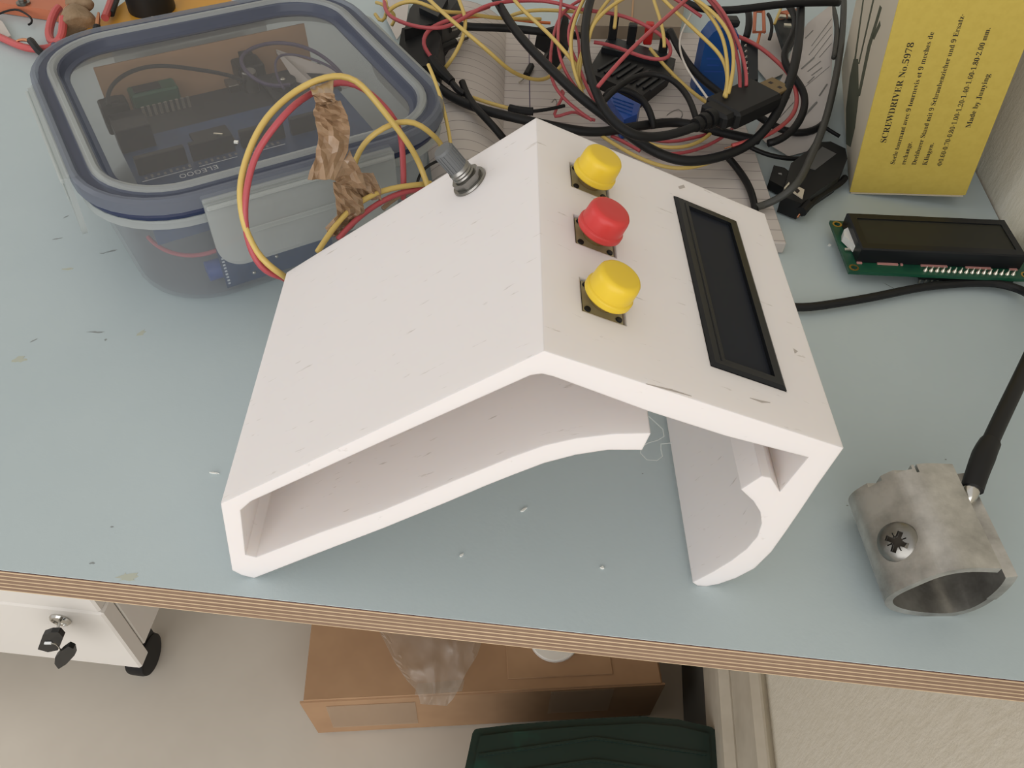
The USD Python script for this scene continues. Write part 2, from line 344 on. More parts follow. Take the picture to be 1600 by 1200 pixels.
# desk: laminate top on plywood
t = Thing('desk', 'pale blue-grey laminate desk with a layered plywood front edge', 'desk')
YF = 0.1113
t.add('tabletop', box((-1.1, YF, DZ-0.0004), (XW-0.001, YB-0.001, DZ)), 'desk_laminate')
t.add('plywood_edge', box((-1.1, YF, DZ-0.015), (XW-0.001, YB-0.001, DZ-0.0005), 0.0004), 'plywood_edge')
def blot(u, v, w, h, seed, ma, rot=0):
    r_ = np.random.default_rng(seed); a = np.linspace(0, 2*math.pi, 15)[:-1]; c = px(u, v)
    q = affinity.rotate(Polygon([(w/2*math.cos(x)*r_.uniform(.4, 1.1), h/2*math.sin(x)*r_.uniform(.4, 1.1)) for x in a]).buffer(0), rot)
    t.add('stain' if ma != 'crumb' else 'crumb', extr(q, 0.00006 if ma != 'crumb' else 0.0006, frame(c, (1, 0, 0), (0, 1, 0))), ma)
for i, (u, v, w, h, ma, ro) in enumerate([(30, 562, .006, .004, 'stain', 20), (105, 420, .007, .002, 'stain', 20), (150, 519, .008, .0012, 'stain_dark', 5), (222, 520, .005, .003, 'stain', 60), (90, 373, .004, .001, 'stain_dark', 25),
        (103, 339, .003, .001, 'stain_dark', 60), (200, 902, .008, .004, 'stain', 10), (144, 880, .002, .001, 'stain_dark', 0), (160, 396, .003, .001, 'stain_dark', 0), (172, 393, .006, .001, 'stain_dark', 30), (165, 531, .0012, .0012, 'stain_dark', 0),
        (53, 532, .004, .0008, 'stain_dark', 50), (175, 823, .0016, .0007, 'stain_dark', 10), (335, 740, .0035, .0005, 'crumb', 0), (818, 797, .003, .0008, 'crumb', 40), (721, 868, .002, .0006, 'crumb', 50), (941, 888, .0014, .0011, 'crumb', 0),
        (1004, 740, .0007, .0007, 'stain_dark', 0), (1478, 718, .0008, .0008, 'stain_dark', 0), (1324, 790, .0010, .0006, 'stain_dark', 0), (1296, 384, .0022, .0016, 'crumb', 10), (1390, 447, .006, .0005, 'stain_dark', -40)]):
    blot(u, v, w, h, i, ma, ro)
t.done()

# ------------------------------------------------------------------ white printed housing
th_E = 0.096800 
Ed, Sd = np.array([math.sin(-th_E), math.cos(-th_E), 0]), np.array([math.cos(th_E), math.sin(th_E), 0])
P0 = px(390, 903); LEN = 0.0967
def prof(s, z): return P0 + Sd*s/1000 + np.array([0, 0, z/1000])
A_, B_, C_ = np.array([0.56, 41.1]), np.array([84.96, 103.79]), np.array([161.78, 71.76])
outline = [(0.56, 41.1), (84.96, 103.79), (161.78, 71.76), (160.2, 56), (159.3, 44), (158.3, 32.5), (157.2, 21.5), (154.7, 11.7), (150.5, 5.6), (146.0, 1.6), (142.5, 0.0), (139.6, 0.3), (137.7, 2.2),
           (142.6, 9.0), (146.7, 15.9), (149.6, 22.7), (151.0, 29.8), (150.4, 36.6), (148.5, 42.4), (145.3, 47.6), (140.6, 52.9), (144.5, 59.1), (147.2, 58.4), (151.2, 52.2), (154.2, 67.6),
           (131.2, 75.6), (110.8, 84.3), (87.6, 95.6), (85.0, 96.4), (82.4, 95.8), (46.4, 69.9), (9.0, 42.6), (5.2, 38.0), (1.6, 14.0), (4.5, 12.6), (25.6, 27.2), (44.8, 39.6), (62.8, 53.0), (79.2, 65.0), (87.0, 70.0), (94.8, 73.2), (103.9, 75.3), (112.8, 75.9),
           (111.7, 69.2), (103.1, 68.9), (95.3, 66.6), (87.5, 62.8), (79.5, 57.2), (72.9, 52.4), (62.5, 44.3), (44.0, 30.4), (23.9, 16.2), (1.4, 0.0), (-2.0, 1.7), (-4.3, 4.6)]
poly = Polygon(np.array(outline)/1000).buffer(0)
MF = frame(P0 + Ed*LEN, Sd, (0, 0, 1), -Ed)        # the profile's plane at the far end, extruded towards the front
def to_man(me): me = tri(me); me.merge_vertices(); return Manifold(m3.Mesh(np.asarray(me.vertices, np.float32), np.asarray(me.faces, np.uint32)))
body = to_man(extr(poly, LEN, MF))
Wd = Sd*(C_-B_)[0] + np.array([0, 0, (C_-B_)[1]]); Wd = unit(Wd); Bp = prof(*B_)
nBC = unit(np.cross(Wd, Ed)); nBC = nBC if nBC[2] > 0 else -nBC
Ad = unit(Sd*(A_-B_)[0] + np.array([0, 0, (A_-B_)[1]])); nAB = unit(np.cross(Ed, Ad)); nAB = nAB if nAB[2] > 0 else -nAB
def onBC(w, e, h=0.0): return Bp + Wd*w/1000 + Ed*e/1000 + nBC*h/1000
def fBC(w, e, h=0.0): return frame(onBC(w, e, h), Wd, Ed, nBC)
BUT = [(16.4, 74.0, 'yellow_cap'), (16.3, 49.0, 'red_cap'), (16.6, 23.6, 'yellow_cap')]
for w, e, _ in BUT: body -= to_man(box((-.0061, -.0061, -.012), (.0061, .0061, .002), M=fBC(w, e)))
body -= to_man(box((-.01165, -.0356, -.012), (.01165, .0356, .002), M=fBC(57.8, 49.1)))
t = Thing('printed_housing', 'white tent-shaped plastic housing with three round buttons and a dark display', 'device housing', rz=th_E)
t.add('shell', body, 'white_print', smooth=18)
# display
f = fBC(57.8, 49.1)
hw, hl = .0115, .0354
fr = sbox(-hw, -hl, hw, hl); win = sbox(-.0072, -.0322, .0082, .0322)
loops = [np.array([(x, y, z) for x, y in [(-a, -b), (a, -b), (a, b), (-a, b)]]) for a, b, z in ((hw, hl, -.004), (hw, hl, .0002), (hw-.0009, hl-.0009, .0008))]
fm = to_man(loft(loops)) - to_man(box((-.0072, -.0322, -.0005), (.0082, .0322, .01)))
dp = t.add('display', at(fm, f), 'black_gloss', smooth=20)
t.add('screen', box((-.00718, -.0322, -.0009), (.00818, .0322, -.0003), M=f), 'screen_glass', parent=dp)
t.add('window_ridge', [box((-.0086, -.0330, .0006), (-.0080, .0330, .0011), .0002, M=f)], 'black_plastic', parent=dp)
# push buttons with round caps
for k, (w, e, ma) in enumerate(BUT):
    f = fBC(w, e)
    sw = t.add('push_button', box((-.0058, -.0058, -.006), (.0058, .0058, -.0008), .0003, M=f), 'pcb_dark')
    t.add('cover_plate', at(extr(sbox(-.0052, -.0052, .0052, .0052).buffer(.0003), .0003), f @ trimesh.transformations.translation_matrix((0, 0, -.0008))), 'switch_metal', parent=sw)
    for sx in (-1, 1):
        for sy in (-1, 1): t.add('rivet', lathe([(.0009, -.0005), (.0008, -.0001)], onBC(w, e) + Wd*sx*.0043 + Ed*sy*.0043, nBC, 12), 'black_plastic', parent=sw)
    t.add('plunger', lathe([(.0034, -.0006), (.0034, .0026)], onBC(w, e), nBC, 20), 'plunger_amber', parent=sw)
    t.add('cap', lathe([(r_, h_+.0009) for r_, h_ in ((.0052, .0012), (.0061, .0012), (.0064, .0016), (.0064, .0028), (.0062, .0031), (.0059, .0033), (.0058, .0064), (.0056, .0075), (.0051, .0082), (.0044, .0085), (.0020, .0085))], onBC(w, e), nBC, 40), ma, parent=sw, smooth=35, label=('red' if 'red' in ma else 'yellow') + ' round button cap')
for P in ([(1172, 622), (1188, 626), (1203, 629), (1190, 629)], [(1060, 292), (1068, 289), (1070, 293), (1062, 295)], [(1240, 545), (1246, 549), (1242, 552)], [(1010, 600), (1050, 609), (1080, 619), (1046, 610)]):
    pg = Polygon([((p-Bp) @ Wd, (p-Bp) @ Ed) for p in (pxp(u, v, Bp, nBC) for u, v in P)]).buffer(.0001)
    t.add('scuff_mark', extr(pg, .00005, frame(Bp, Wd, Ed, nBC)), 'scuff', smooth=False)
# knob: knurled shaft on a threaded bush with hex nut and washer
kn = Bp + Ad*.02385 + Ed*.0834
q = t.add('rotary_knob', lathe([(.0030, .0062), (.0031, .0065), (.0031, .0130), (.0027, .0137)], kn, nAB, 36), 'grey_knob', smooth=25)
x, y, z = basis(nAB)
t.add('knurl', [box((-.00016, -.0003, .0066), (.00016, .0003, .0130), M=frame(kn + x*.0030*math.cos(a)+y*.0030*math.sin(a), -x*math.sin(a)+y*math.cos(a), x*math.cos(a)+y*math.sin(a), z)) for a in np.arange(18)*math.pi/9], 'grey_knob', parent=q)
t.add('washer', lathe([(.0056, 0), (.0058, .0003), (.0056, .0009), (.0040, .0010)], kn, nAB, 36), 'steel', parent=q)
hexa = Polygon([(.0050*math.cos(a), .0050*math.sin(a)) for a in np.arange(6)*math.pi/3]).intersection(Point(0, 0).buffer(.0047))
t.add('hex_nut', extr(hexa, .0020, frame(kn + z*.001, x, y, z)), 'steel', parent=q)
t.add('threaded_bush', lathe([(.0034, .003)] + [(.0034 + .0002*(k % 2), .003+.0005*k) for k in range(7)] + [(.0031, .0064)], kn, nAB, 28), 'steel', parent=q)
t.done()

# ------------------------------------------------------------------ metal clamp and its cable
G = px(1450, 963); ax0 = np.array([-0.24115, 0.97049, 0]); sx0 = np.array([0.97049, 0.24115, 0])
Ax = unit(ax0 + sx0*0.12); Sx = np.cross(Ax, [0, 0, 1.0]); Zx = np.array([0, 0, 1.0]); CL = .0365
t = Thing('pipe_clamp', 'short cast aluminium pipe clamp with a large cross-head screw, lying on the desk', 'clamp')
cen = [(9.0, 28.2), (2.4, 28.6), (-2.3, 28.1), (-7.5, 25.5), (-11.5, 21.0), (-15.2, 15.6), (-16.4, 11.5), (-14.6, 7.2), (-8.2, 3.2), (0, 1.1), (6.8, 1.1), (12.2, 4.6), (15.0, 12.5), (15.2, 20.0), (14.4, 24.4)]
cp = spline(np.array([(a, b, 0) for a, b in cen])/1000, .0008)[:, :2]
band = LineString(cp).buffer(.00115, cap_style=2, join_style=1).union(LineString(cp[int(len(cp)*.84):]).buffer(.00165, cap_style=2, join_style=1))
Mc = frame(G + Ax*CL, Sx, Zx, -Ax)
shell = to_man(extr(band, CL, Mc))
for q in [box((-.0085, .026, -.001), (-.004, .034, .0014), M=Mc), box((-.0032, .026, -.001), (-.0024, .034, .0030), M=Mc), box((-.0155, .019, -.001), (-.0115, .026, .0016), M=Mc)]: shell -= to_man(q)
bd = t.add('band', shell, 'cast_aluminium', smooth=35)
t.add('tongue', tube([G + Ax*.013 + Sx*(-.004) + Zx*.0245, G + Ax*.009 + Sx*.001 + Zx*.0235, G + Ax*.0055 + Sx*.0065 + Zx*.0215], [.0032, .0034, .0026], 14), 'cast_aluminium_inner')
sc = G + Ax*.0135 + Sx*(-.0125) + Zx*.0208; sn = unit(-Sx*.62 + Zx*.70 - Ax*.30)
hd = lathe([(.0048, -.003), (.0063, -.0002), (.0063, .0004), (.0058, .0016), (.0044, .0027), (.0024, .0033), (.0006, .0035)], sc, sn, 36)
xx, yy, zz = basis(sn); Ms = frame(sc, math.cos(.5)*xx+math.sin(.5)*yy, -math.sin(.5)*xx+math.cos(.5)*yy, zz)
cross = unary_union([sbox(-.0033, -.0008, .0033, .0008), sbox(-.0008, -.0033, .0008, .0033), Point(0, 0).buffer(.0017)] + [affinity.rotate(sbox(-.0029, -.00018, .0029, .00018), 45, origin=(0, 0)), affinity.rotate(sbox(-.0029, -.00018, .0029, .00018), -45, origin=(0, 0))])
s_ = t.add('screw', to_man(hd) - to_man(extr(cross, .006, Ms, .0012)), 'steel', smooth=30, label='cross-head screw')
t.add('recess_floor', extr(cross.buffer(-.0001), .0003, Ms, .0010), 'screw_recess', parent=s_)
t.add('screw_shank', lathe([(.0028, -.021), (.0030, -.0205), (.0030, -.0022)], sc, sn, 16), 'steel', parent=s_)
t.add('nut_plate', box((-.006, .006, .012), (.006, .0085, .026), .001, M=frame(G, Sx, Zx, Ax)), 'cast_aluminium_inner')
t.done()

t = Thing('sensor_cable', 'black rubber cable with a sleeved plug, from the metal clamp to behind the white housing', 'cable')
cb = W((1597, 590, 26), (1617, 545, 26), (1630, 500, 20), (1618, 468, 10), (1592, 452, 5), (1555, 443, 4), (1500, 443, 3), (1440, 449, 3), (1370, 463, 3), (1300, 475, 3), (1245, 480, 3), (1190, 470, 3), (1120, 440, 3))
t.add('cord', tube(cb, .0018, 10), 'rubber_black')
t.add('boot', tube(W((1611, 555, 26), (1590, 600, 28), (1566, 650, 29), (1543, 700, 29)) , .0026, 14), 'rubber_black', label='thicker boot section')
t.add('shrink_sleeve', tube(W((1547, 692, 29), (1536, 715, 29), (1525, 745, 28), (1519, 764, 27)), [.0032, .0036, .0034, .0033], 14), 'rubber_black', label='heat shrink sleeve')
t.add('plug_tip', tube(W((1520, 758, 27), (1514, 774, 26), (1508, 786, 24)), [.0026, .0026, .0020], 12), 'chrome', label='silver plug tip')
t.add('stray_strand', tube(W((1533, 752, 29), (1538, 751, 29), (1541, 753, 28.5)), .0004, 5), 'rubber_black')
t.done()

# ------------------------------------------------------------------ loose display module
a0 = px(1327, 424, 7); b0 = px(1590, 435.5, 7); Xl = unit((b0-a0)*[1, 1, 0]); Yl = np.cross([0, 0, 1.0], Xl)
FL = frame(a0, Xl, Yl, np.array([0, 0, 1.0]))
t = Thing('display_module', 'loose dark character display on a green circuit board, right of the housing', 'display')
pcb = sbox(0, 0, .080, .036)
for hx, hy in ((.0027, .0027), (.0027, .0333), (.0773, .0027), (.0773, .0333)): pcb = pcb.difference(Point(hx, hy).buffer(.0013))
cb_ = t.add('circuit_board', extr(pcb, .0016, FL, -.0016), 'pcb_green')
for hx, hy in ((.0027, .0027), (.0027, .0333), (.0773, .0027), (.0773, .0333)):
    t.add('mounting_ring', extr(Point(hx, hy).buffer(.0021).difference(Point(hx, hy).buffer(.00135)), .0001, FL), 'gold', parent=cb_)
loops = [np.array([(x, y, z) for x, y in [(x0, y0), (x1, y0), (x1, y1), (x0, y1)]]) for x0, y0, x1, y1, z in ((.0044, .0062, .0757, .0320, .0002), (.0044, .0062, .0757, .0320, .0070), (.0050, .0068, .0751, .0314, .0076))]
bz = to_man(loft(loops)) - to_man(box((.0078, .0102, .0071), (.0723, .0280, .02)))
bz_ = t.add('bezel', at(bz, FL), 'black_gloss', smooth=20)
t.add('screen', box((.0078, .0102, .0066), (.0723, .0280, .00712), M=FL), 'screen_olive', parent=bz_)
for x0, x1 in ((.0046, .0068), (.0135, .0225), (.0236, .0246), (.0325, .0440), (.0520, .0630), (.0712, .0745)):
    t.add('bezel_tab', box((x0, .0052, .00005), (x1, .0063, .0006), M=FL), 'pink_tab', parent=bz_)
t.add('backlight', prism([(FL @ np.array([x, y, .0040, 1]))[:3] for x, y in ((.0046, .0260), (.0022, .0240), (.0012, .0200), (.0046, .0120))], .0034), 'diffuser_white', label='white backlight edge')
t.add('backlight_contact', box((.0012, .0135, .0), (.0042, .0150, .0012), .0003, M=FL), 'solder')
for k in range(16):
    t.add('pin', lathe([(.0010, 0), (.0009, .0006), (.0004, .0014), (.0003, .0024), (.0001, .0026)], (FL @ np.array([.0335+.00254*k, .0026, 0, 1]))[:3], (0, 0, 1), 10), 'solder')
t.add('pin_header', box((.0320, .0014, -.0042), (.0730, .0038, -.0017), .0002, M=FL), 'black_plastic')
for k in range(16): t.add('lower_pin', box((.0332+.00254*k, .0023, -.0069), (.0338+.00254*k, .0029, -.0042), M=FL), 'solder')
t.add('backpack_board', box((.030, .012, -.0062), (.072, .031, -.0046), M=FL), 'pcb_dark')
t.add('trimmer', box((.034, .016, -.0069), (.041, .023, -.0062), .0002, M=FL), 'relay_blue')
t.done()

# ------------------------------------------------------------------ yellow carton
CB = px(1327, 302); Cw, Cd, Cu = np.array([0.98479, -0.10582, 0.13779]), np.array([0.09007, 0.98917, 0.11591]), np.array([-0.14856, -0.10174, 0.98366])
CWd, CDp, CHt = .0522, .105, .128
FC = frame(CB, Cw, Cd, Cu)
t = Thing('screwdriver_carton', 'yellow screwdriver carton with black multilingual print, tilted beside the wall', 'box')
t.add('front_panel', box((0, 0, .0006), (CWd, .0006, CHt), .0002, M=FC), 'yellow_card')
t.add('side_panel', box((0, .0006, .0006), (.0006, CDp, CHt), M=FC), 'white_card'); t.add('side_panel', box((CWd-.0006, .0006, .0006), (CWd, CDp, CHt), M=FC), 'white_card')
t.add('back_panel', box((.0006, CDp-.0006, .0006), (CWd-.0006, CDp, CHt), M=FC), 'white_card')
t.add('end_flap', box((.0006, -.0003, 0), (CWd-.0010, CDp, .0006), M=FC), 'white_card'); t.add('end_flap', box((.0006, .0006, CHt-.0006), (CWd-.0006, CDp-.0006, CHt), M=FC), 'white_card')
Ft = lambda x, y: frame(CB + Cw*x/1000 + Cu*y/1000, Cu, -Cw, -Cd)       # writing runs up the face
for s_, x, y, w, h in [('SCREWDRIVER No.5978', 10.2, 30.0, 50.0, 2.6), ('Socle tournant avec 9 tournevis et 9 meches de', 16.6, 18.0, 66.5, 2.0), ('rechange.', 21.3, 18.0, 12.8, 2.0), ('Drehbarer Stand mit 9 Schraubenzieher und 9 Ersatz-', 25.9, 18.0, 74.0, 2.0), ('Klingen.', 30.6, 18.0, 12.4, 2.0),
        ('Ø0.60-0.70-0.80-1.00-1.20-1.40-1.60-1.80-2.00 mm.', 37.0, 17.5, 68.5, 2.0), ('Made by Junying', 43.2, 38.8, 26.6, 2.1)]:
    t.add('printed_line', at(text(s_, h/1000, True, 0.45, w/1000), Ft(x, y)), 'print_black', smooth=False)
def onside(u, v): p = pxp(u, v, CB, Cw) - CB; return (p @ Cd, p @ Cu)
Fs = frame(CB, Cd, Cu, -Cw)
for P, ma in [([(1334, 92), (1341, 92), (1342, 150), (1336, 200), (1329, 230), (1322, 225), (1322, 170), (1328, 120)], 'print_olive'), ([(1335, 92), (1337.5, 92), (1350, 0), (1348, 0)], 'print_olive'), ([(1341, 100), (1343, 100), (1366, 0), (1363.5, 0)], 'print_olive'),
        ([(1340, 150), (1344, 150), (1360, 75), (1378, 12), (1375, 8), (1368, 32), (1356, 70)], 'print_olive'), ([(1362, 60), (1366, 62), (1376, 40), (1375, 32)], 'print_olive')]:
    pg = Polygon([onside(*p) for p in P]).buffer(0)
    t.add('printed_picture', extr(pg, .00008, Fs), ma, smooth=False)
t.done()

# ------------------------------------------------------------------ ruled notebook
nbA = math.atan2(0.0905, 0.9959); NE, NS = np.array([-math.sin(nbA), math.cos(nbA), 0]), np.array([math.cos(nbA), math.sin(nbA), 0])
NC = px(1229, 380, 6)*[1, 1, 0] + [0, 0, DZ]
def nb(x, y, z=0.0): return NC + NS*x + NE*y + np.array([0, 0, z])
n = {'tc': ('texture_coordinate', {}), 's': ('separate_xyz', {}), 'd': ('math', {'math_type': 'divide', 'value2': 0.0078}), 'f': ('math', {'math_type': 'fraction'}), 'c': ('math', {'math_type': 'less_than', 'value2': 0.06}),
     'mx': ('mix_color', {'a': lin((194, 186, 180)), 'b': lin((150, 143, 140))}), 'p': ('principled_bsdf', {'roughness': 0.8, 'specular_ior_level': 0.1}), 'o': ('math', {'math_type': 'add', 'value2': 1.0})}
LOOKS['ruled_paper'] = usdkit.material(stage, '/World/Looks/ruled_paper', n, [('tc.object', 's.vector'), ('s.y', 'o.value1'), ('o.value', 'd.value1'), ('d.value', 'f.value1'), ('f.value', 'c.value1'), ('c.value', 'mx.fac'), ('mx.result', 'p.base_color')], surface='p.BSDF')
t = Thing('ruled_notebook', 'open ruled paper notebook under the heap of cables, left page curled up', 'notebook', rz=nbA)
FN = frame(NC, NS, NE, np.array([0, 0, 1.0]))
t.add('page_block', box((-.1285, 0, .0003), (0, .205, .0060), .0004, M=FN), 'ruled_paper')
xs = np.linspace(0, 1, 26); G_ = []
for y in np.linspace(.002, .205, 8):
    wd = np.interp(y, [0, .05, .10, .205], [.028, .034, .046, .050]); G_.append([nb(-.1280 - wd*u, y, .0062 + (.009+.05*min(y, .1))*max(0, math.sin(math.pi*min(1, u*0.93)))**0.7) for u in xs])
t.add('curled_page', sheet(G_, .0003), 'ruled_paper')
t.add('left_block', box((-.175, .10, .0003), (-.1300, .205, .0030), .0004, M=FN), 'paper')
t.add('margin_line', box((-.1142, .001, .0060), (-.1137, .204, .00608), M=FN), 'wire_purple')
def pen(P, h=6.3): return tube(W(*[(u, v, h) for u, v in P]), .00022, 4)
for P in ([(1042, 180), (1050, 174), (1061, 171), (1066, 176), (1064, 184)], [(1048, 189), (1058, 184), (1066, 186), (1068, 190)], [(862, 160), (868, 155), (870, 162), (865, 168)]): t.add('pen_scribble', pen(P), 'print_grey', smooth=True)
t.done()

# ------------------------------------------------------------------ clip-lid food container and what is in it
ta = math.radians(36.4); TO = np.array([-.1424, .3133, DZ]); TX, TY = np.array([math.cos(ta), math.sin(ta), 0]), np.array([-math.sin(ta), math.cos(ta), 0])
FT = frame(TO, TX, TY, np.array([0, 0, 1.0]))
def tl(x, y, z): return TO + TX*x/1000 + TY*y/1000 + np.array([0, 0, z/1000])
def ring(prof, r0=.036): # prof: (half size, z) closed round
    return at(loft([rr(h, h, max(.004, r0 - (.074-h)), z, 9) for h, z in prof], ring=True), FT)
t = Thing('food_container', 'clear clip-lid food container with blue gasket, filled with electronics', 'food container', rz=ta)
tub = [rr(h, h, r, z, 9) for h, r, z in ((.0600, .028, .0004), (.0628, .030, .0012), (.0640, .031, .0040), (.0690, .033, .0440), (.0692, .033, .0495), (.0680, .032, .0495), (.0678, .032, .0440), (.0628, .030, .0045), (.0615, .029, .0020), (.0590, .027, .0014))]
tb = t.add('tub', at(loft(tub), FT), 'tub_plastic', smooth=40)
t.add('rim_band', ring([(.0693, .0450), (.0728, .0450), (.0728, .0486), (.0693, .0486)]), 'latch_plastic', parent=tb)
t.add('gasket', ring([(.0660, .0488), (.0726, .0488), (.0732, .0504), (.0728, .0520), (.0660, .0520)]), 'gasket_blue', label='dark blue gasket')
ld = t.add('lid', ring([(.0730, .0521), (.0743, .0523), (.0744, .0534), (.0740, .0566), (.0728, .0579), (.0716, .0580), (.0708, .0568), (.0690, .0545)]), 'lid_edge_plastic', smooth=35)
t.add('groove', ring([(.0708, .0568), (.0706, .0560), (.0676, .0560), (.0672, .0572), (.0680, .0566), (.0700, .0566)]), 'lid_rim_plastic', parent=ld)
t.add('inner_slope', ring([(.0644, .0576), (.0628, .0564), (.0616, .0535), (.0598, .0527), (.0598, .0519), (.0622, .0522), (.0640, .0545)]), 'lid_rim_plastic', parent=ld)
t.add('lid_panel', at(loft([rr(.0600, .0600, .022, z, 9) for z in (.0517, .0526)]), FT), 'lid_panel_plastic', parent=ld)
t.add('raised_border', ring([(.0634, .0570), (.0644, .0583), (.0658, .0585), (.0670, .0580), (.0676, .0562), (.0640, .0562)]), 'latch_plastic', parent=ld)
def latch(rot, flare):
    q = sbox(-.037, .0, .037, .0285).difference(Point(0, 0).buffer(0)); q = sbox(-.037, .010, .037, .0290).union(sbox(-.027, 0, .027, .02)).union(Point(-.027, .010).buffer(.010, 24)).union(Point(.027, .010).buffer(.010, 24))
    R = trimesh.transformations.rotation_matrix(rot, (0, 0, 1)); Y = unit(np.array([0, -flare, -1.0]))*-1
    M = FT @ R @ frame((0, -.0752-flare*.029, .0255), (1, 0, 0), Y, np.cross((1, 0, 0), Y))
    k = t.add('latch', extr(q, .0020, M, -.0008), 'latch_plastic')
    t.add('latch_rib', [box((-.026, .0125, .0012), (.026, .0150, .0019), .0005, M=M), box((-.0365, .0265, .0010), (.0365, .0285, .0026), .0006, M=M)], 'latch_plastic', parent=k)
    t.add('hinge_strip', at(box((-.037, -.0752, .0540), (.037, -.0715, .0556), .0005), FT @ R), 'latch_plastic', parent=k)
latch(0, .04); latch(-math.pi/2, .06); latch(math.pi, .04); latch(math.pi/2, .04)
t.done()

# in the container
def tbox(x0, y0, z0, x1, y1, z1, b=0.0003): return box((x0/1000, y0/1000, z0/1000), (x1/1000, y1/1000, z1/1000), b, M=FT)
t = Thing('microcontroller_board', 'blue microcontroller board with long black headers under the container lid', 'circuit board', rz=ta)
pb = t.add('circuit_board', tbox(-52, -44, 34.0, 48, 12, 35.6, 0), 'pcb_blue')
t.add('maker_print', at(text('ELEGOO', .0027, False, 0.0, .0160), FT @ frame((-.0200, -.0236, .0357), (-1, 0, 0), (0, -1, 0))), 'silk_white', parent=pb, smooth=False)
t.add('silk_line', [tbox(-50, -21.6, 35.6, -30, -21.3, 35.7, 0), tbox(-27, -21.6, 35.6, -11, -21.3, 35.7, 0), tbox(-6, -21.6, 35.6, 10, -21.3, 35.7, 0)], 'silk_white', parent=pb, smooth=False)
t.add('silk_numbers', [tbox(x-.5, -20.6+((k*7) % 3)*.4, 35.6, x+.5, -18.8+((k*5) % 3)*.4, 35.7, 0) for k, x in enumerate(np.r_[np.arange(-48, -30, 2.54), np.arange(-26, -10, 2.54), np.arange(-5, 10, 2.54)])], 'print_grey', parent=pb, smooth=False)
for x0, x1 in ((-50, -30), (-28, -10), (-7, 12), (15, 34)): t.add('pin_socket', tbox(x0, -17.2, 35.6, x1, -14.6, 43.5), 'black_plastic')
t.add('main_chip', tbox(-24, -13, 35.6, -8, 3, 37.2), 'black_plastic')
t.add('power_jack', tbox(-52, 2, 35.6, -38, 11.5, 46.0), 'black_plastic')
t.done()
t = Thing('prototype_shield', 'dark prototyping shield with silver pin row and printed logo, under the lid', 'circuit board', rz=ta)
t.add('circuit_board', tbox(-50, 13.5, 31.0, 46, 42, 32.6, 0), 'pcb_dark')
for k in range(9): t.add('header_pin', tbox(-36.5+2.5*k, 32.4, 32.6, -35.2+2.5*k, 33.4, 37.5, 0), 'solder')
lg = Polygon([(-44.4, 16.6), (-38.2, 16.6), (-38.2, 27), (-39.2, 31), (-41.2, 33), (-43.2, 31), (-44.4, 27)])
t.add('printed_logo', [extr(affinity.scale(lg.difference(lg.buffer(-.35)), .001, .001, origin=(0, 0)), .0001, FT, .0327)] + [tbox(-43.2+.3*(k % 2), 18.6+2.0*k, 32.6, -39.4, 19.5+2.0*k, 32.7, 0) for k in range(5)], 'silk_white', smooth=False)
t.add('crystal', tbox(4, 36, 32.6, 9, 44, 36), 'steel'); t.add('capacitor', lathe([(.0034, .0326), (.0034, .0420), (.0030, .0425)], tl(14, 34, 0), (0, 0, 1), 20), 'steel')
t.done()
for (nm, lab, cat, bx, ma, tops) in [('relay_module', 'dark green relay block beside the shield, back left inside the container', 'module', (-38, 43, 24, -17, 53, 38), 'pcb_green', [(-36, 45, 38, -24, 51, 38.6)]),
        ('power_module', 'black block with cable jack at the middle back inside the container', 'module', (11, 42, 22, 24, 54, 40), 'black_plastic', [(15, 46, 40, 21, 52, 43.5)]),
        ('battery_clip', 'black clip in the back left corner inside the container', 'clip', (-52, 43, 22, -40, 52, 36), 'black_plastic', [(-49, 45, 36, -43, 50, 37)])]:
    t = Thing(nm, lab, cat, rz=ta); t.add('body', tbox(*bx, 0.0008), ma); t.add('raised_top', tbox(*tops[0], 0.0002), 'black_plastic'); t.done()
t = Thing('sound_module', 'dark module with a round sensor ring, right of the board inside the container', 'circuit board', rz=ta)
t.add('circuit_board', tbox(19, 12, 34, 50, 40, 35.6, 0), 'pcb_dark'); t.add('sensor_ring', lathe([(.0060, .0356), (.0060, .0385), (.0048, .0390)], tl(27, 26, 0), (0, 0, 1), 28), 'black_gloss'); t.add('centre_pin', lathe([(.0012, .039), (.0008, .0395)], tl(27, 26, 0), (0, 0, 1), 12), 'solder')
t.done()
t = Thing('range_sensor', 'blue sensor board with four pins, standing against the front inside wall of the container', 'circuit board', rz=ta)
ym = -59.8
pb = t.add('circuit_board', tbox(-35, ym, 2.2, 12, ym+1.2, 22, 0), 'pcb_blue')
for k in range(4): t.add('pin', tbox(-19.0+2.54*k, ym-.7, 17, -18.4+2.54*k, ym-.1, 27, 0), 'solder')
t.add('hole_column', [tbox(-34.2, ym-.12, 4+1.6*k, -33.2, ym, 4.8+1.6*k, 0) for k in range(9)] + [tbox(-10+1.4*k, ym-.12, 13, -9.4+1.4*k, ym, 16.5, 0) for k in range(7)], 'silk_white', parent=pb, smooth=False)
for x, z in ((-26, 15.0), (-22, 13.0), (-23, 6.0), (-12.5, 10.5), (-20.2, 11.5)): t.add('solder_joint', trimesh.creation.icosphere(1, .0009).apply_translation(tl(x, ym-.2, z)), 'solder', parent=pb)
t.done()
t = Thing('bluetooth_module', 'dark board with a white strip label, front left inside the container', 'circuit board', rz=ta)
t.add('circuit_board', tbox(-54, -46, 22, -30, -44.8, 44, 0), 'pcb_blue'); t.add('strip_label', tbox(-47, -46.3, 34, -31, -46.0, 36.5, 0), 'silk_white'); t.done()
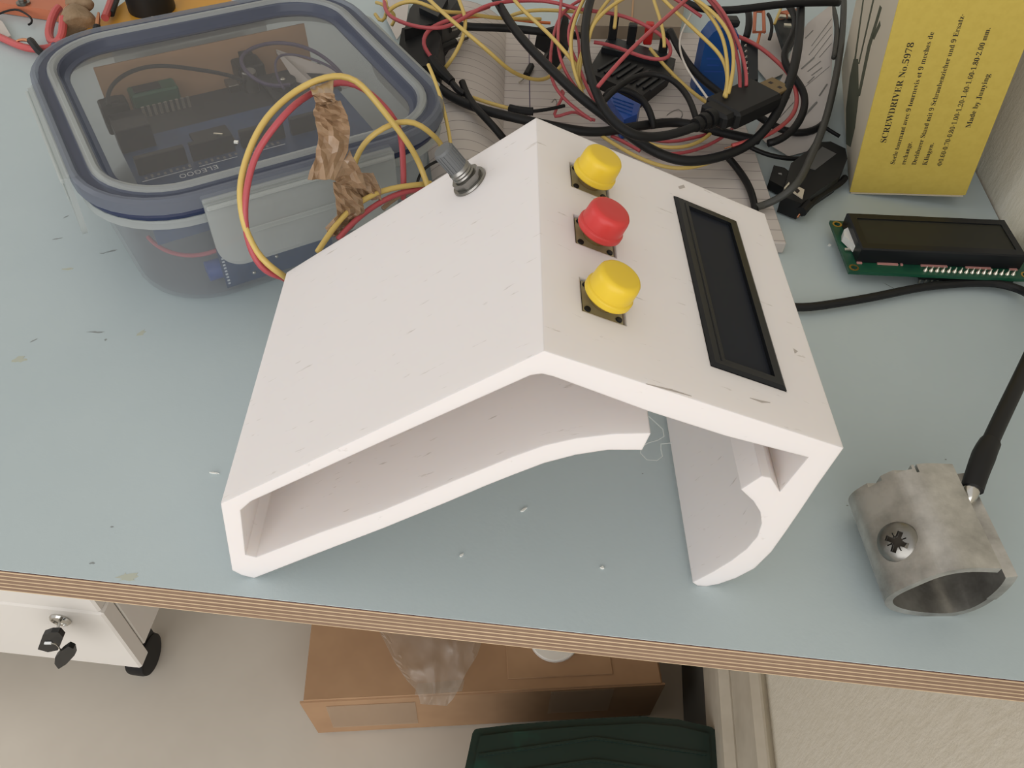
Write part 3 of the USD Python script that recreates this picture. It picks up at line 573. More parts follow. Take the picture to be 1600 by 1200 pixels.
single('added_tan_sheet', prism([tl(-48, 55.5, 10), tl(52, 55.5, 10), tl(52, 60.5, 46), tl(-48, 60.5, 46)], .0008), 'cardboard', 'tan sheet added inside the container back wall for the ochre tone showing through', 'cardboard')  # added sheet; stands in for the ochre plate showing through the tub
single('pale_folded_strip', sheet([[tl(33+a*.11*b, 50-b, 40-.2*b+1.5*math.sin(a)) for a in np.linspace(0, 8, 5)] for b in np.linspace(0, 34, 8)], .0003), 'paper', 'pale folded strip at the back right inside the container', 'paper')  # thin pale sheet, gently rippled across its width
single('red_lead', tube([tl(*p) for p in [(-56, -36, 20), (-48, -50, 18), (-36, -56, 19), (-22, -55.5, 22), (-8, -55.5, 24), (6, -54, 22)]], .0009), 'wire_red', 'red lead curving behind the front wall inside the container', 'wire')
single('blue_capacitor', lathe([(.0042, 0), (.0042, .011), (.0038, .0115)], tl(-40, -53, 8), TX, 20), 'relay_blue', 'blue cylinder component at the bottom front inside the container', 'capacitor')
single('dark_lead', tube([tl(*p) for p in [(-49, 30, 43), (-38.6, 48.9, 45), (-24, 50.2, 46), (-9, 42, 45), (1, 32, 45), (9, 22, 44)]], .0009), 'rubber_black', 'dark lead arching over the boards at the left inside the container', 'wire')
single('purple_lead', tube([tl(*p) for p in [(26, 12, 43), (14.9, 18, 44), (12, 34, 45), (17, 46, 45), (30, 50, 45), (43, 40, 45), (50, 24, 43), (52, 10, 40)]], .0009), 'wire_purple', 'purple lead looped at the back right inside the container', 'wire')
single('thin_purple_lead', tube([tl(*p) for p in [(22, 8, 44), (24, 24, 44), (31, 36, 45), (42, 30, 44), (50, 14, 42)]], .0006), 'wire_purple', 'thin purple lead inside the loop of the thicker purple lead', 'wire')
single('pin_offcut', box(tl(-17.8, -30.5, 52.7)-[.0018, .0003, 0], tl(-17.8, -30.5, 52.7)+[.0018, .0003, .0006]), 'solder', 'cut-off silver pin lying on the container lid', 'pin')
single('white_chip_crumb', box(tl(-13.5, -39.5, 52.7)-[.0008, .0006, 0], tl(-13.5, -39.5, 52.7)+[.0008, .0006, .0008]), 'crumb', 'tiny white crumb on the container lid', 'crumb')

# ------------------------------------------------------------------ wires of the housing and the twisted tape on them
def wire(name, pts, r, ma, label, cat='wire', group=None, ends=None):
    P = W(*pts)
    single(name, tube(P, r/1000, 8), ma, label, cat, group, smooth=True)
t = Thing('taped_wire_pair', 'yellow and red wire pair taped into a big loop before the food container', 'wires')
t.add('yellow_wire', tube(W(*[(452, 440, 30), (443, 431, 36), (425, 418, 42), (405, 398, 46), (385, 360, 54), (376, 318, 62), (378, 275, 68), (397, 218, 76), (425, 175, 82), (468, 139, 86), (500, 124, 88), (530, 119, 88), (556, 127, 86), (580, 150, 82), (610, 187, 74), (640, 228, 64), (656, 258, 56), (668, 290, 50), (674, 306, 46)]), .00115, 8), 'wire_yellow', smooth=True)
t.add('red_wire', tube(W(*[(453, 444, 28), (442, 434, 33), (425, 428, 38), (408, 416, 42), (392, 388, 48), (383, 345, 57), (385, 300, 65), (398, 248, 73), (420, 210, 79), (452, 172, 84), (485, 147, 83), (520, 131, 83), (553, 132, 83), (590, 156, 77), (618, 190, 69), (627, 220, 60), (630, 260, 54), (630, 310, 44)]), .00115, 8), 'wire_red', smooth=True)
t.done()
wire('yellow_wire', [(551, 268, 56), (556, 250, 60), (570, 224, 66), (595, 203, 70), (625, 191, 71), (652, 194, 69), (676, 211, 63), (690, 228, 55), (698, 250, 48), (700, 262, 44)], 1.05, 'wire_yellow', 'short yellow wire arching from the brown tape towards the metal knob')
wire('yellow_wire', [(496, 394, 46), (505, 380, 47), (530, 346, 49), (560, 318, 51), (600, 298, 52), (640, 290, 51), (672, 286, 47)], 1.05, 'wire_yellow', 'yellow wire curving low along the back edge of the white housing')
wire('red_wire', [(528, 374, 45), (552, 348, 47), (585, 322, 48), (620, 304, 49), (650, 296, 48), (672, 290, 44)], 1.05, 'wire_red', 'red wire curving low along the back edge of the white housing')
wire('brown_wire', [(598, 326, 44), (615, 312, 45), (632, 303, 45), (650, 300, 43)], 0.9, 'tape_brown', 'short brown wire between the red wire and the back edge of the housing')
wire('black_wire', [(652, 290, 40), (656, 274, 40), (668, 260, 40), (685, 251, 40), (703, 246, 38)], 0.6, 'rubber_black', 'thin black wire beside the metal knob')
# tape: crumpled sheets folded down from the loop
def tape_sheet(rows, t_=.0003, seed=0, amp=2.0):
    r_ = np.random.default_rng(seed); G_ = []
    for (ul, vl, hl, ur, vr, hr) in rows:
        G_.append([(ul+(ur-ul)*k, vl+(vr-vl)*k, hl+(hr-hl)*k) for k in np.linspace(0, 1, 7)])
    G_ = np.array(G_); N_ = max(5, 3*len(G_)-2); src = np.linspace(0, 1, len(G_)); dst = np.linspace(0, 1, N_)
    G_ = np.stack([[np.interp(dst, src, G_[:, j, k]) for k in range(3)] for j in range(7)]).transpose(2, 0, 1)
    J = r_.uniform(-1, 1, G_.shape)*[1.2, 1.2, amp*.6]; J[0, :, 2] *= .4; G_ = G_ + J
    return sheet([[px(*p) for p in row] for row in G_], t_)
t = Thing('brown_tape', 'crumpled glossy strip of brown parcel tape wrapped on the yellow and red wires', 'tape')
t.add('wrap', tape_sheet([(484, 136, 85, 522, 126, 88), (488, 148, 88, 521, 144, 90), (494, 160, 86, 524, 156, 88), (497, 166, 84, 528, 160, 85)], seed=1, amp=1.2), 'tape_brown', smooth=12)
t.add('upper_fold', tape_sheet([(494, 160, 85, 532, 158, 85), (490, 174, 83, 542, 178, 82), (492, 190, 80, 545, 190, 79), (497, 215, 76, 546, 210, 75), (493, 245, 72, 545, 235, 71), (480, 280, 68, 522, 281, 66)], seed=2, amp=1.6), 'tape_brown', smooth=12)
t.add('middle_fold', tape_sheet([(520, 281, 65, 546, 235, 70), (528, 286, 62, 562, 262, 66), (540, 292, 58, 572, 295, 60)], seed=3, amp=1.5), 'tape_brown', smooth=12)
t.add('side_fold', tape_sheet([(548, 268, 58, 584, 270, 60), (552, 285, 55, 594, 295, 55), (556, 310, 50, 596, 312, 49)], seed=4, amp=1.4), 'tape_brown', smooth=12)
t.add('lower_fold', tape_sheet([(520, 284, 62, 552, 290, 58), (524, 310, 56, 566, 312, 53), (527, 336, 51, 570, 330, 49), (508, 356, 48, 560, 344, 46), (514, 372, 45, 545, 362, 44)], seed=5, amp=1.5), 'tape_brown', smooth=12)
t.done()

# ------------------------------------------------------------------ heap of cables and modules on the notebook
def slab(name, top, depth, ma, label, cat, bev=True):
    single(name, prism(W(*top), depth/1000), ma, label, cat, smooth=20)
# black terminal box
t = Thing('terminal_box', 'black ribbed module with red and black terminals under the cables', 'module')
TBp = W((918, 112, 13), (950, 58, 13), (1056, 92, 13), (1046, 116, 13), (1003, 150, 13))
t.add('body', prism(TBp, .0075), 'black_plastic')
e0, e1, e2 = W((925, 110, 13.2), (1000, 140, 13.2), (955, 66, 13.2)); xr = unit(e1-e0); yr = unit(e2-e0 - xr*np.dot(e2-e0, xr)); Mr = frame(e0, xr, yr)
for k in range(9): t.add('rib', box((.002+.0042*k, .002, 0), (.0036+.0042*k, .021, .0009), .0002, M=Mr), 'pcb_dark')
t.add('rear_step', prism(W((940, 74, 16), (955, 57, 16), (1045, 84, 16), (1034, 96, 16)), .006), 'pcb_dark')
for (u, v, h, ma) in ((956, 62, 30, 'black_plastic'), (985, 70, 27, 'black_plastic'), (1011, 68, 27, 'red_plastic'), (1035, 82, 28, 'black_plastic')):
    c = px(u, v, 15); hh = (h-15)/1000
    t.add('terminal', box(c+[-.0024, -.0024, 0], c+[.0024, .0024, hh], .0006), ma)
t.done()
# blue battery holder / servo like block
t = Thing('blue_servo', 'upright deep blue block with rounded top behind the cables', 'servo')
c0 = px(1108, 152, 6); Xs, Ys = unit([.98, .12, 0]), np.array([0, 0, 1.0]); FS = frame(c0 + np.array([0, .014, 0]), Xs, Ys)
ol = Polygon([(-.0100, 0), (.0080, 0), (.0080, .030), (.0066, .0345), (.003, .0375), (-.003, .0380), (-.0070, .0355), (-.0100, .030)])
t.add('body', extr(ol, .013, FS), 'servo_blue', smooth=40)
t.add('label_print', [box((-.0075+.001*(k % 2), .014+.0035*k, .01305), (.003-.003*(k % 2), .0149+.0035*k, .0131), M=FS) for k in range(3)], 'relay_blue', smooth=False)
t.add('top_cap', box((-.001, .0365, .003), (.0070, .0405, .010), .001, M=FS), 'black_plastic')
t.done()
t = Thing('blue_relay', 'small blue printed block lying at the foot of the black cables', 'relay')
t.add('body', prism(W((950, 150, 18), (962, 143, 18), (1001, 163, 18), (996, 178, 18), (975, 187, 18)), .011), 'relay_blue')
for k in range(4): t.add('printed_line', tube(W((957+1.5*k, 152+6*k, 18.2), (990-1*k, 163+5.5*k, 18.2)), .00025, 4), 'servo_blue')
t.done()
# USB plug
t = Thing('usb_plug', 'black USB plug with dull gold metal end lying across the cables', 'plug')
u0, u1 = px(1112, 184, 34), px(1195, 146, 34); Xu = unit(u1-u0); Yu = unit(np.cross([0, 0, 1.0], Xu)); Mu = frame(u0, Xu, Yu); Lu = np.linalg.norm(u1-u0)
t.add('grip', [box((.006, -.0105, -.0045), (Lu, .0105, .0045), .0016, M=Mu), box((.0, -.008, -.0038), (.008, .008, .0038), .0015, M=Mu)], 'rubber_black')
for k in range(3): t.add('strain_relief', lathe([(.0044-.0006*k, -.0020), (.0047-.0006*k, 0), (.0044-.0006*k, .0015)], (Mu @ np.array([-.001-.0042*k, 0, 0, 1]))[:3], Xu, 14), 'rubber_black')
t.add('metal_shell', box((Lu, -.0062, -.0022), (Lu+.0125, .0062, .0022), .0003, M=Mu), 'dull_gold')
t.add('shell_hole', box((Lu+.006, -.0038, .00221), (Lu+.008, -.0018, .00226), M=Mu), 'dark_hole'); t.add('shell_hole', box((Lu+.006, .0018, .00221), (Lu+.008, .0038, .00226), M=Mu), 'dark_hole')
t.done()
# mains plug and adaptor, top
t = Thing('mains_plug', 'black mains plug with two round pins behind the container corner', 'plug')
t.add('body', prism(W((622, 78, 32), (628, 44, 36), (672, 40, 36), (690, 62, 34), (684, 104, 30), (652, 104, 30)), .024), 'black_plastic', smooth=20)
for (a, b) in (((668, 58, 30), (722, 37, 30)), ((680, 80, 27), (730, 58, 27))):
    A3, B3 = px(*a), px(*b); D3 = B3-A3
    pn = t.add('pin_sleeve', tube([A3, A3+D3*.62], .0023, 12, smooth=False), 'black_plastic'); t.add('pin', tube([A3+D3*.6, A3+D3*.97, B3], [.0020, .0020, .0012], 12, smooth=False), 'chrome', parent=pn)
t.done()
t = Thing('power_adaptor', 'black power adaptor block at the top edge behind the mains plug', 'adaptor')
t.add('body', prism(W((632, 46, 40), (640, 14, 40), (655, -6, 40), (720, -6, 40), (690, 34, 40)), .036), 'black_plastic', smooth=20); t.add('cap', prism(W((655, 12, 43), (664, -4, 43), (700, -4, 43), (684, 26, 43)), .004), 'black_gloss'); t.done()
# sensor module bottom right of the heap
t = Thing('sensor_module', 'black plastic gadget with a grey label and mounting ear, left of the yellow carton', 'module')
t.add('body', prism(W((1236, 255, 10), (1280, 222, 10), (1298, 221, 10), (1321, 232, 10), (1324, 248, 10), (1312, 276, 10), (1276, 300, 10), (1252, 318, 10), (1222, 306, 10)), .009), 'black_plastic', smooth=20)
t.add('label_plate', prism(W((1254, 260, 10.3), (1285, 229, 10.3), (1307, 240, 10.3), (1274, 265, 10.3)), .0004), 'label_grey')
t.add('mounting_ear', prism(W((1202, 281, 6), (1209, 258, 6), (1226, 262, 6), (1236, 270, 6), (1230, 296, 6)), .005), 'black_plastic')
t.add('ear_slot', prism(W((1216, 270, 6.2), (1221, 270, 6.2), (1222, 273, 6.2), (1217, 272, 6.2)), .0003), 'print_grey')
t.add('socket', prism(W((1235, 297, 10.6), (1243, 289, 10.6), (1257, 296, 10.6), (1254, 310, 10.6)), .003), 'white_card'); t.add('socket_hole', prism(W((1241, 297, 10.8), (1246, 294, 10.8), (1250, 298, 10.8), (1246, 302, 10.8)), .0003), 'dark_hole')
t.add('clip', prism(W((1225, 293, 10.6), (1233, 284, 10.6), (1234, 287, 10.6), (1226, 296, 10.6)), .003), 'solder')
t.add('lead', tube(W((1320, 278, 4), (1300, 294, 5), (1280, 306, 5), (1268, 318, 5), (1256, 328, 5)), .0017, 8), 'rubber_black')
t.add('lead_tip', tube(W((1262, 319, 7), (1252, 331, 6)), .0026, 10), 'rubber_black'); t.add('bare_end', tube(W((1252, 331, 5), (1246, 340, 3)), .0005, 6), 'copper')
t.done()
# papers
t = Thing('printed_leaflet', 'white leaflet with grey print under the cables beside the yellow carton', 'paper')
LP = px(1196, 222, 3); LN = unit(np.cross(px(1262, 236, 3)-LP, px(1290, 12, 34)-LP))
def lf(*P): return [pxp(u, v, LP, LN) for u, v in P]
t.add('sheet', prism(lf((1262, 36), (1300, 6), (1302, 60), (1298, 140), (1285, 200), (1262, 236), (1232, 244), (1196, 222), (1180, 205), (1222, 120), (1240, 70)), .0003), 'paper')
LN = LN if LN[2] > 0 else -LN
for (a, b, c, d, w) in [(1268, 72, 1299, 30, .5), (1264, 86, 1299, 42, .5), (1270, 92, 1299, 54, .5), (1280, 90, 1299, 68, .5), (1258, 60, 1270, 48, .8), (1252, 108, 1272, 90, 1.2), (1262, 112, 1282, 96, .8), (1268, 118, 1284, 106, .8), (1258, 136, 1296, 104, .4), (1262, 130, 1272, 120, .8), (1280, 150, 1292, 132, 1.1), (1252, 186, 1276, 160, 1.6), (1218, 184, 1240, 160, .6), (1214, 176, 1234, 152, .6)]:
    t.add('printed_line', tube([p+LN*.0001 for p in lf((a, b), (c, d))], w*.00042, 4, smooth=False), 'print_grey')
t.done()
slab('white_slip', [(1185, 55, 4), (1215, 50, 4), (1232, 110, 3), (1200, 125, 3), (1178, 100, 3)], 0.4, 'paper', 'white slip of paper under the orange connectors', 'paper')
slab('paper_label', [(598, -4, 5), (640, -4, 5), (634, 40, 4), (620, 62, 3), (604, 30, 4)], 0.4, 'paper', 'white paper with handwriting at the top edge, right of the container', 'paper')
t = Thing('taupe_carton', 'taupe cardboard carton at the back edge behind the terminal box', 'box')
t.add('body', prism(W((900, 40, 14), (925, -24, 14), (1075, -24, 14), (1064, 42, 14)), .012), 'taupe_card'); t.add('lid_seam', prism(W((985, 40, 14.3), (990, -22, 14.3), (992, -22, 14.3), (988, 40, 14.3)), .0004), 'cardboard'); t.done()
# dark header board and orange connectors
t = Thing('header_board', 'dark slim circuit board with pins standing right of the blue block', 'circuit board')
t.add('circuit_board', prism(W((1158, 62, 22), (1184, 70, 22), (1184, 128, 12), (1160, 130, 12)), .003), 'pcb_dark')
for k in range(6): t.add('solder_joint', lathe([(.0008, 0), (.0004, .0010)], px(1165+.6*k, 72+9*k, 22.2-1.6*k), (0, 0, 1), 8), 'solder')
t.done()
t = Thing('orange_connector', 'orange plastic connector clip at the top right of the heap', 'connector')
t.add('frame', [tube(W((1180, 18, 18), (1178, 50, 16), (1194, 50, 16), (1193, 18, 18), (1180, 18, 18)), .0011, 6, smooth=False)], 'orange_plastic'); t.add('lead', tube(W((1188, 50, 15), (1184, 66, 14), (1180, 78, 16)), .0008, 6), 'wire_orange'); t.done()
t = Thing('orange_strip', 'orange strip connector beside the top black cable', 'connector')
t.add('body', prism(W((1218, 18, 18), (1250, 12, 18), (1250, 28, 16), (1240, 26, 16)), .006), 'orange_plastic'); t.add('contact', box(px(1252, 22, 19)-[.001, .002, .001], px(1252, 22, 19)+[.001, .002, .001], .0003), 'copper'); t.done()
t = Thing('dark_chip_board', 'small dark board with silver parts between the black cables', 'circuit board')
t.add('circuit_board', prism(W((1212, 32, 17), (1250, 26, 17), (1250, 60, 14), (1232, 78, 12), (1218, 52, 14)), .003), 'pcb_dark')
for (u, v) in ((1222, 28), (1236, 28), (1230, 42)): t.add('chip_part', box(px(u, v, 17.4)-[.0022, .0016, 0], px(u, v, 17.4)+[.0022, .0016, .0016], .0003), 'solder')
t.done()

# thick black cables
BC = 'rubber_black'
wire('black_cable', [(752, -34, 46), (772, -6, 44), (800, 40, 42), (835, 82, 40), (875, 122, 38), (915, 158, 36), (952, 186, 33), (985, 212, 28), (1022, 236, 24), (1062, 250, 21), (1100, 250, 20), (1140, 240, 20), (1175, 222, 22), (1205, 190, 28), (1228, 145, 34), (1243, 95, 38), (1250, 40, 40), (1252, -20, 40)], 2.3, BC, 'thickest black cable, sweeping from top left round the heap to the top right', 'cable')
wire('black_cable', [(932, -26, 50), (920, 10, 48), (914, 55, 46), (918, 100, 44), (932, 145, 42), (955, 185, 39), (985, 208, 36), (1020, 214, 33), (1060, 207, 33), (1095, 194, 34), (1113, 184, 34)], 2.2, BC, 'black cable curving down in front of the terminal box to the USB plug', 'cable')
wire('black_cable', [(676, 124, 26), (690, 140, 25), (720, 158, 24), (760, 173, 23), (800, 183, 22), (840, 192, 20), (880, 200, 18), (930, 206, 16), (980, 200, 16), (1020, 194, 15), (1060, 192, 14), (1100, 200, 14), (1150, 212, 14), (1185, 219, 16)], 2.3, BC, 'black cable running from the container corner behind the peak of the white housing', 'cable')
wire('black_cable', [(722, 128, 27), (742, 166, 25), (762, 188, 24), (778, 206, 20), (792, 224, 13)], 1.8, BC, 'short black cable going down behind the left roof of the white housing', 'cable')
wire('black_cable', [(938, 165, 30), (958, 143, 31), (985, 124, 32), (1015, 116, 32), (1044, 122, 31), (1068, 142, 30), (1082, 168, 30), (1090, 192, 28)], 1.5, BC, 'black cable arching over the front corner of the terminal box', 'cable')
wire('black_cable', [(945, 152, 24), (966, 139, 26), (990, 146, 25), (1008, 162, 23), (1018, 184, 20), (1022, 200, 16)], 1.7, BC, 'short black cable arching around the small blue block', 'cable')
wire('black_cable', [(705, 38, 30), (740, 42, 30), (790, 44, 29), (850, 50, 27), (905, 56, 24)], 2.2, BC, 'black cable lying level under the orange wire at the top', 'cable')
wire('black_cable', [(1066, -2, 42), (1085, 10, 42), (1120, 16, 42), (1170, 13, 43), (1220, 7, 44), (1275, 4, 44), (1310, 4, 42)], 2.1, BC, 'black cable running level along the top edge to the yellow carton', 'cable')
wire('black_cable', [(1047, 48, 30), (1062, 78, 27), (1084, 110, 24), (1105, 130, 22), (1130, 150, 22)], 1.9, BC, 'black cable running behind the blue block to the USB plug', 'cable')
wire('black_cable', [(1232, 8, 33), (1236, 60, 30), (1226, 92, 28), (1240, 120, 26), (1254, 142, 24), (1257, 165, 22), (1248, 190, 20), (1228, 212, 18), (1200, 224, 16)], 1.9, BC, 'black cable paired with the red wire on the leaflet', 'cable')
wire('black_cable', [(1180, 178, 12), (1205, 194, 10), (1235, 206, 8), (1262, 206, 8), (1285, 194, 8)], 1.9, BC, 'black cable crossing the foot of the leaflet', 'cable')
wire('black_cable', [(1160, 222, 9), (1190, 238, 6), (1220, 246, 5), (1252, 248, 5)], 1.2, BC, 'thin black lead running into the black gadget', 'cable')
wire('black_cable', [(1132, 240, 12), (1148, 258, 10), (1166, 284, 9), (1176, 308, 9), (1180, 330, 9)], 1.7, BC, 'black cable disappearing behind the right roof of the white housing', 'cable')
wire('grey_cable', [(1318, -26, 32), (1318, 20, 30), (1314, 70, 28), (1306, 120, 26), (1296, 165, 24), (1282, 210, 22), (1262, 256, 20.5), (1240, 292, 18), (1212, 312, 12), (1180, 324, 9)], 1.8, 'cable_grey', 'dark grey cable hanging down in front of the leaflet and the black gadget', 'cable')
wire('grey_cable', [(1297, 2, 30), (1306, 30, 29), (1307, 60, 28), (1303, 90, 27)], 1.4, 'cable_grey', 'short dark grey cable beside the carton at the top edge', 'cable')
wire('black_lead', [(1288, 198, 6), (1300, 206, 5), (1312, 213, 4)], 1.0, BC, 'short black lead end between the leaflet and the carton', 'cable')
# sleeved plugs on the red loop
t = Thing('sleeved_joint', 'black shrink sleeve on the red wire end left of the curled page', 'sleeve'); t.add('sleeve', tube(W((675, 92, 32), (690, 112, 30), (706, 128, 28)), [.0024, .0028, .0022], 10), BC); t.add('tail', tube(W((704, 126, 28), (720, 144, 26), (726, 146, 25)), .0017, 8), BC); t.done()
t = Thing('pin_lead', 'small black pin connector lying on the ruled page', 'connector'); t.add('housing', tube(W((830, 103, 8), (822, 118, 8)), .0020, 6, smooth=False), BC); t.add('pin', tube(W((820, 121, 8), (811, 129, 7.2)), .0005, 6), 'solder'); t.done()
t = Thing('inline_sleeve', 'black sleeve joining the yellow wire to a thin lead behind the peak of the housing', 'sleeve'); t.add('sleeve', tube(W((796, 169, 18), (815, 173, 18), (833, 174, 18)), .0021, 8), BC); t.add('lead', tube(W((832, 174, 18), (855, 171, 18), (882, 165, 18)), .0009, 8), BC); t.done()
t = Thing('jack_body', 'black jack body upright behind the crossing red wires', 'connector'); t.add('body', prism(W((872, 58, 30), (880, 22, 34), (890, 22, 34), (894, 60, 30), (888, 78, 26)), .020), 'black_plastic'); t.add('collar', prism(W((840, 48, 26), (868, 40, 26), (872, 62, 24), (862, 62, 24)), .010), 'black_plastic'); t.done()

# red wires
R_ = 'wire_red'
wire('red_wire', [(600, -12, 46), (601, 6, 46), (607, 22, 46), (624, 33, 46), (655, 42, 46), (690, 43, 46), (718, 32, 46), (742, 18, 46), (764, 8, 46), (800, 2, 44), (860, 3, 42), (905, 14, 40), (960, 22, 40), (1005, 38, 38), (1036, 58, 36), (1047, 74, 35), (1042, 90, 34), (1020, 92, 33), (980, 80, 32), (928, 66, 32)], 1.0, R_, 'long red wire sweeping along the top and looping round the right terminal')
wire('red_wire', [(764, 10, 44), (735, 20, 44), (700, 32, 42), (672, 46, 40), (662, 66, 37), (667, 80, 34), (676, 93, 32)], 1.1, R_, 'red wire hooking down into the black shrink sleeve')
wire('red_wire', [(876, -14, 44), (874, 30, 42), (873, 78, 40), (884, 112, 36), (904, 142, 32), (925, 166, 28)], .85, R_, 'red wire falling almost straight at the left of the yellow bunch')
wire('red_wire', [(908, 0, 40), (876, 26, 38), (864, 60, 36), (860, 96, 33), (868, 136, 29), (895, 166, 24), (925, 188, 20)], .85, R_, 'red wire bowing out furthest to the left of the yellow bunch')
wire('red_wire', [(918, -8, 46), (894, 30, 44), (890, 68, 42), (906, 108, 38), (922, 146, 34), (934, 162, 30)], .85, R_, 'red wire running inside the yellow bunch to the crossing of the thick cables')
wire('red_wire', [(876, 18, 36), (892, 30, 36), (902, 52, 35), (905, 80, 34), (905, 110, 33)], .75, R_, 'short red wire right of the crossing behind the yellow bunch')
wire('red_wire', [(1082, -10, 54), (1040, 28, 53), (1000, 64, 52), (965, 100, 50), (934, 136, 46)], 1.0, R_, 'taut red wire crossing straight over the terminal box')
wire('red_wire', [(1044, -8, 50), (1070, 8, 48), (1096, 26, 44)], .9, R_, 'short red wire passing under the top black cable')
wire('red_wire', [(1098, -14, 50), (1126, 14, 49), (1146, 50, 47), (1162, 95, 44), (1166, 134, 40)], .95, R_, 'outer one of two red wires beside the blue block')
wire('red_wire', [(1102, -6, 47), (1124, 20, 46), (1140, 50, 45), (1152, 90, 42), (1156, 138, 38)], .95, R_, 'inner one of two red wires beside the blue block')
wire('red_wire', [(1150, 56, 24), (1184, 72, 23), (1214, 96, 24), (1234, 118, 24), (1244, 145, 22), (1242, 172, 20), (1222, 196, 20), (1195, 212, 21), (1165, 222, 22), (1144, 228, 22)], 1.15, 'wire_red_thick', 'bright red wire bending round the leaflet to a bare end')
wire('bare_strand', [(1146, 228, 22), (1138, 230, 21.5), (1132, 232, 21)], .35, 'copper', 'bare strand at the end of the bright red wire', 'wire')
wire('red_wire', [(1012, 216, 12), (1050, 221, 11), (1085, 215, 11), (1112, 206, 12), (1120, 198, 14)], .85, R_, 'red wire in the low arcs nearest the USB plug')
wire('red_wire', [(1000, 226, 9), (1040, 240, 9), (1080, 236, 9), (1112, 224, 10), (1132, 212, 12), (1145, 200, 13)], .85, R_, 'red wire in the low arcs nearest the lowest yellow wire')
wire('red_wire', [(955, 212, 13), (975, 222, 12), (1000, 236, 11)], .9, R_, 'short red wire behind the back edge between yellow wire and thick cable')
wire('red_wire', [(878, 142, 14), (872, 165, 12), (868, 182, 10), (890, 176, 12), (906, 178, 14), (930, 188, 14)], .8, R_, 'red wire ends behind the peak of the white housing')
# yellow wires
Y_ = 'wire_yellow'
wire('yellow_wire', [(660, -12, 54), (688, 16, 53), (725, 48, 50), (765, 82, 42), (795, 108, 32), (822, 121, 24), (848, 124, 20), (868, 112, 20), (880, 100, 22)], 1.0, Y_, 'yellow wire crossing the curled page and dipping on the ruled page')
wire('yellow_wire', [(795, -14, 48), (822, 20, 46), (852, 48, 44), (880, 78, 42), (902, 104, 38)], 1.0, Y_, 'yellow wire running diagonally into the left of the bunch')
wire('yellow_wire', [(714, -12, 48), (724, 18, 46), (727, 36, 44), (720, 66, 40), (706, 92, 34), (690, 112, 26), (680, 120, 22)], 1.0, Y_, 'yellow wire hanging down over the mains plug pins')
wire('yellow_wire', [(796, 26, 30), (812, 20, 32), (840, 16, 34), (880, 17, 36), (925, 18, 38)], 1.0, Y_, 'yellow wire lying level from a cut end near the thick cable')
wire('yellow_wire', [(604, 22, 44), (620, 8, 46), (650, 3, 48), (685, 16, 46), (720, 20, 42), (760, 26, 38), (800, 29, 34), (845, 30, 30)], 1.0, Y_, 'yellow wire starting in a bend at the container corner and running level')
wire('yellow_wire', [(596, -6, 46), (604, 14, 44), (600, 30, 40), (586, 22, 40)], .9, Y_, 'short yellow bend beside the white paper at the top edge')
wire('yellow_wire', [(612, 40, 30), (616, 24, 34), (606, 12, 38), (588, 4, 38)], .9, Y_, 'yellow end pointing down beside the white paper at the top edge')
wire('yellow_wire', [(726, 28, 26), (760, 26, 26), (800, 30, 25), (860, 36, 24)], .9, 'wire_orange', 'orange wire lying level on the top black cable')
for i, (pts, lab) in enumerate([([(918, -12, 48), (899, 30, 46), (892, 70, 44), (898, 112, 40), (910, 146, 34)], 'yellow wire at the left edge of the bunch'),
        ([(964, -14, 48), (940, 14, 46), (925, 40, 44), (910, 80, 42), (902, 112, 38), (908, 140, 33)], 'yellow wire curving into the bunch from the terminal box'),
        ([(982, -6, 52), (950, 14, 50), (926, 42, 47), (918, 68, 44), (906, 105, 39), (912, 140, 32)], 'foremost yellow wire curving into the bunch from the top'),
        ([(1018, -14, 48), (1028, 20, 46), (1036, 50, 44), (1038, 74, 40)], 'yellow wire dropping to the right terminal'),
        ([(962, 0, 46), (962, 24, 44), (960, 44, 42)], 'yellow wire dropping to the left black terminal'),
        ([(1032, -6, 50), (1064, 26, 49), (1100, 60, 46), (1126, 88, 44), (1136, 118, 42), (1132, 150, 40)], 'yellow wire crossing the front of the blue block'),
        ([(1076, -10, 52), (1104, 18, 50), (1126, 52, 48), (1135, 88, 46), (1137, 120, 43), (1134, 152, 40)], 'yellow wire on the right edge of the blue block'),
        ([(1082, -4, 54), (1114, 20, 52), (1138, 52, 50), (1146, 88, 47), (1144, 118, 44), (1138, 146, 41)], 'outermost yellow wire right of the blue block'),
        ([(1016, 76, 28), (1040, 104, 25), (1066, 130, 22), (1090, 150, 22), (1114, 168, 24)], 'yellow wire running from the terminal box to the USB plug'),
        ([(940, 212, 14), (975, 234, 12), (1012, 252, 11), (1050, 262, 10), (1088, 260, 10), (1118, 250, 11), (1138, 240, 12)], 'lowest yellow wire in a wide arc behind the white housing'),
        ([(1008, 222, 11), (1040, 230, 11), (1074, 228, 11), (1098, 218, 12), (1112, 206, 13)], 'short yellow wire in the low arcs between the red ones'),
        ([(738, 152, 22), (762, 160, 20), (795, 169, 18)], 'yellow lead lying along the thick cable on the curled page')]):
    wire('yellow_wire', pts, .95, Y_, lab)
wire('yellow_stick', [(669, 101, 66), (678, 122, 63), (687, 148, 58), (695, 178, 52), (703, 217, 46), (704, 246, 42)], .8, Y_, 'straight stiff yellow wire standing beside the container corner')
wire('white_wire', [(1080, 22, 36), (1068, 45, 34), (1062, 68, 32), (1070, 100, 30), (1090, 132, 29), (1112, 164, 30)], .6, 'wire_white', 'thin white wire in front of the blue block')
wire('lime_wire', [(1220, 14, 22), (1214, 28, 22), (1210, 38, 20)], .8, 'wire_yellow', 'short yellow wire end at the orange strip', 'wire')
wire('black_lead', [(1168, 14, 26), (1170, 40, 24), (1166, 58, 20)], 2.0, BC, 'black lead between the blue block and the orange clip', 'cable')
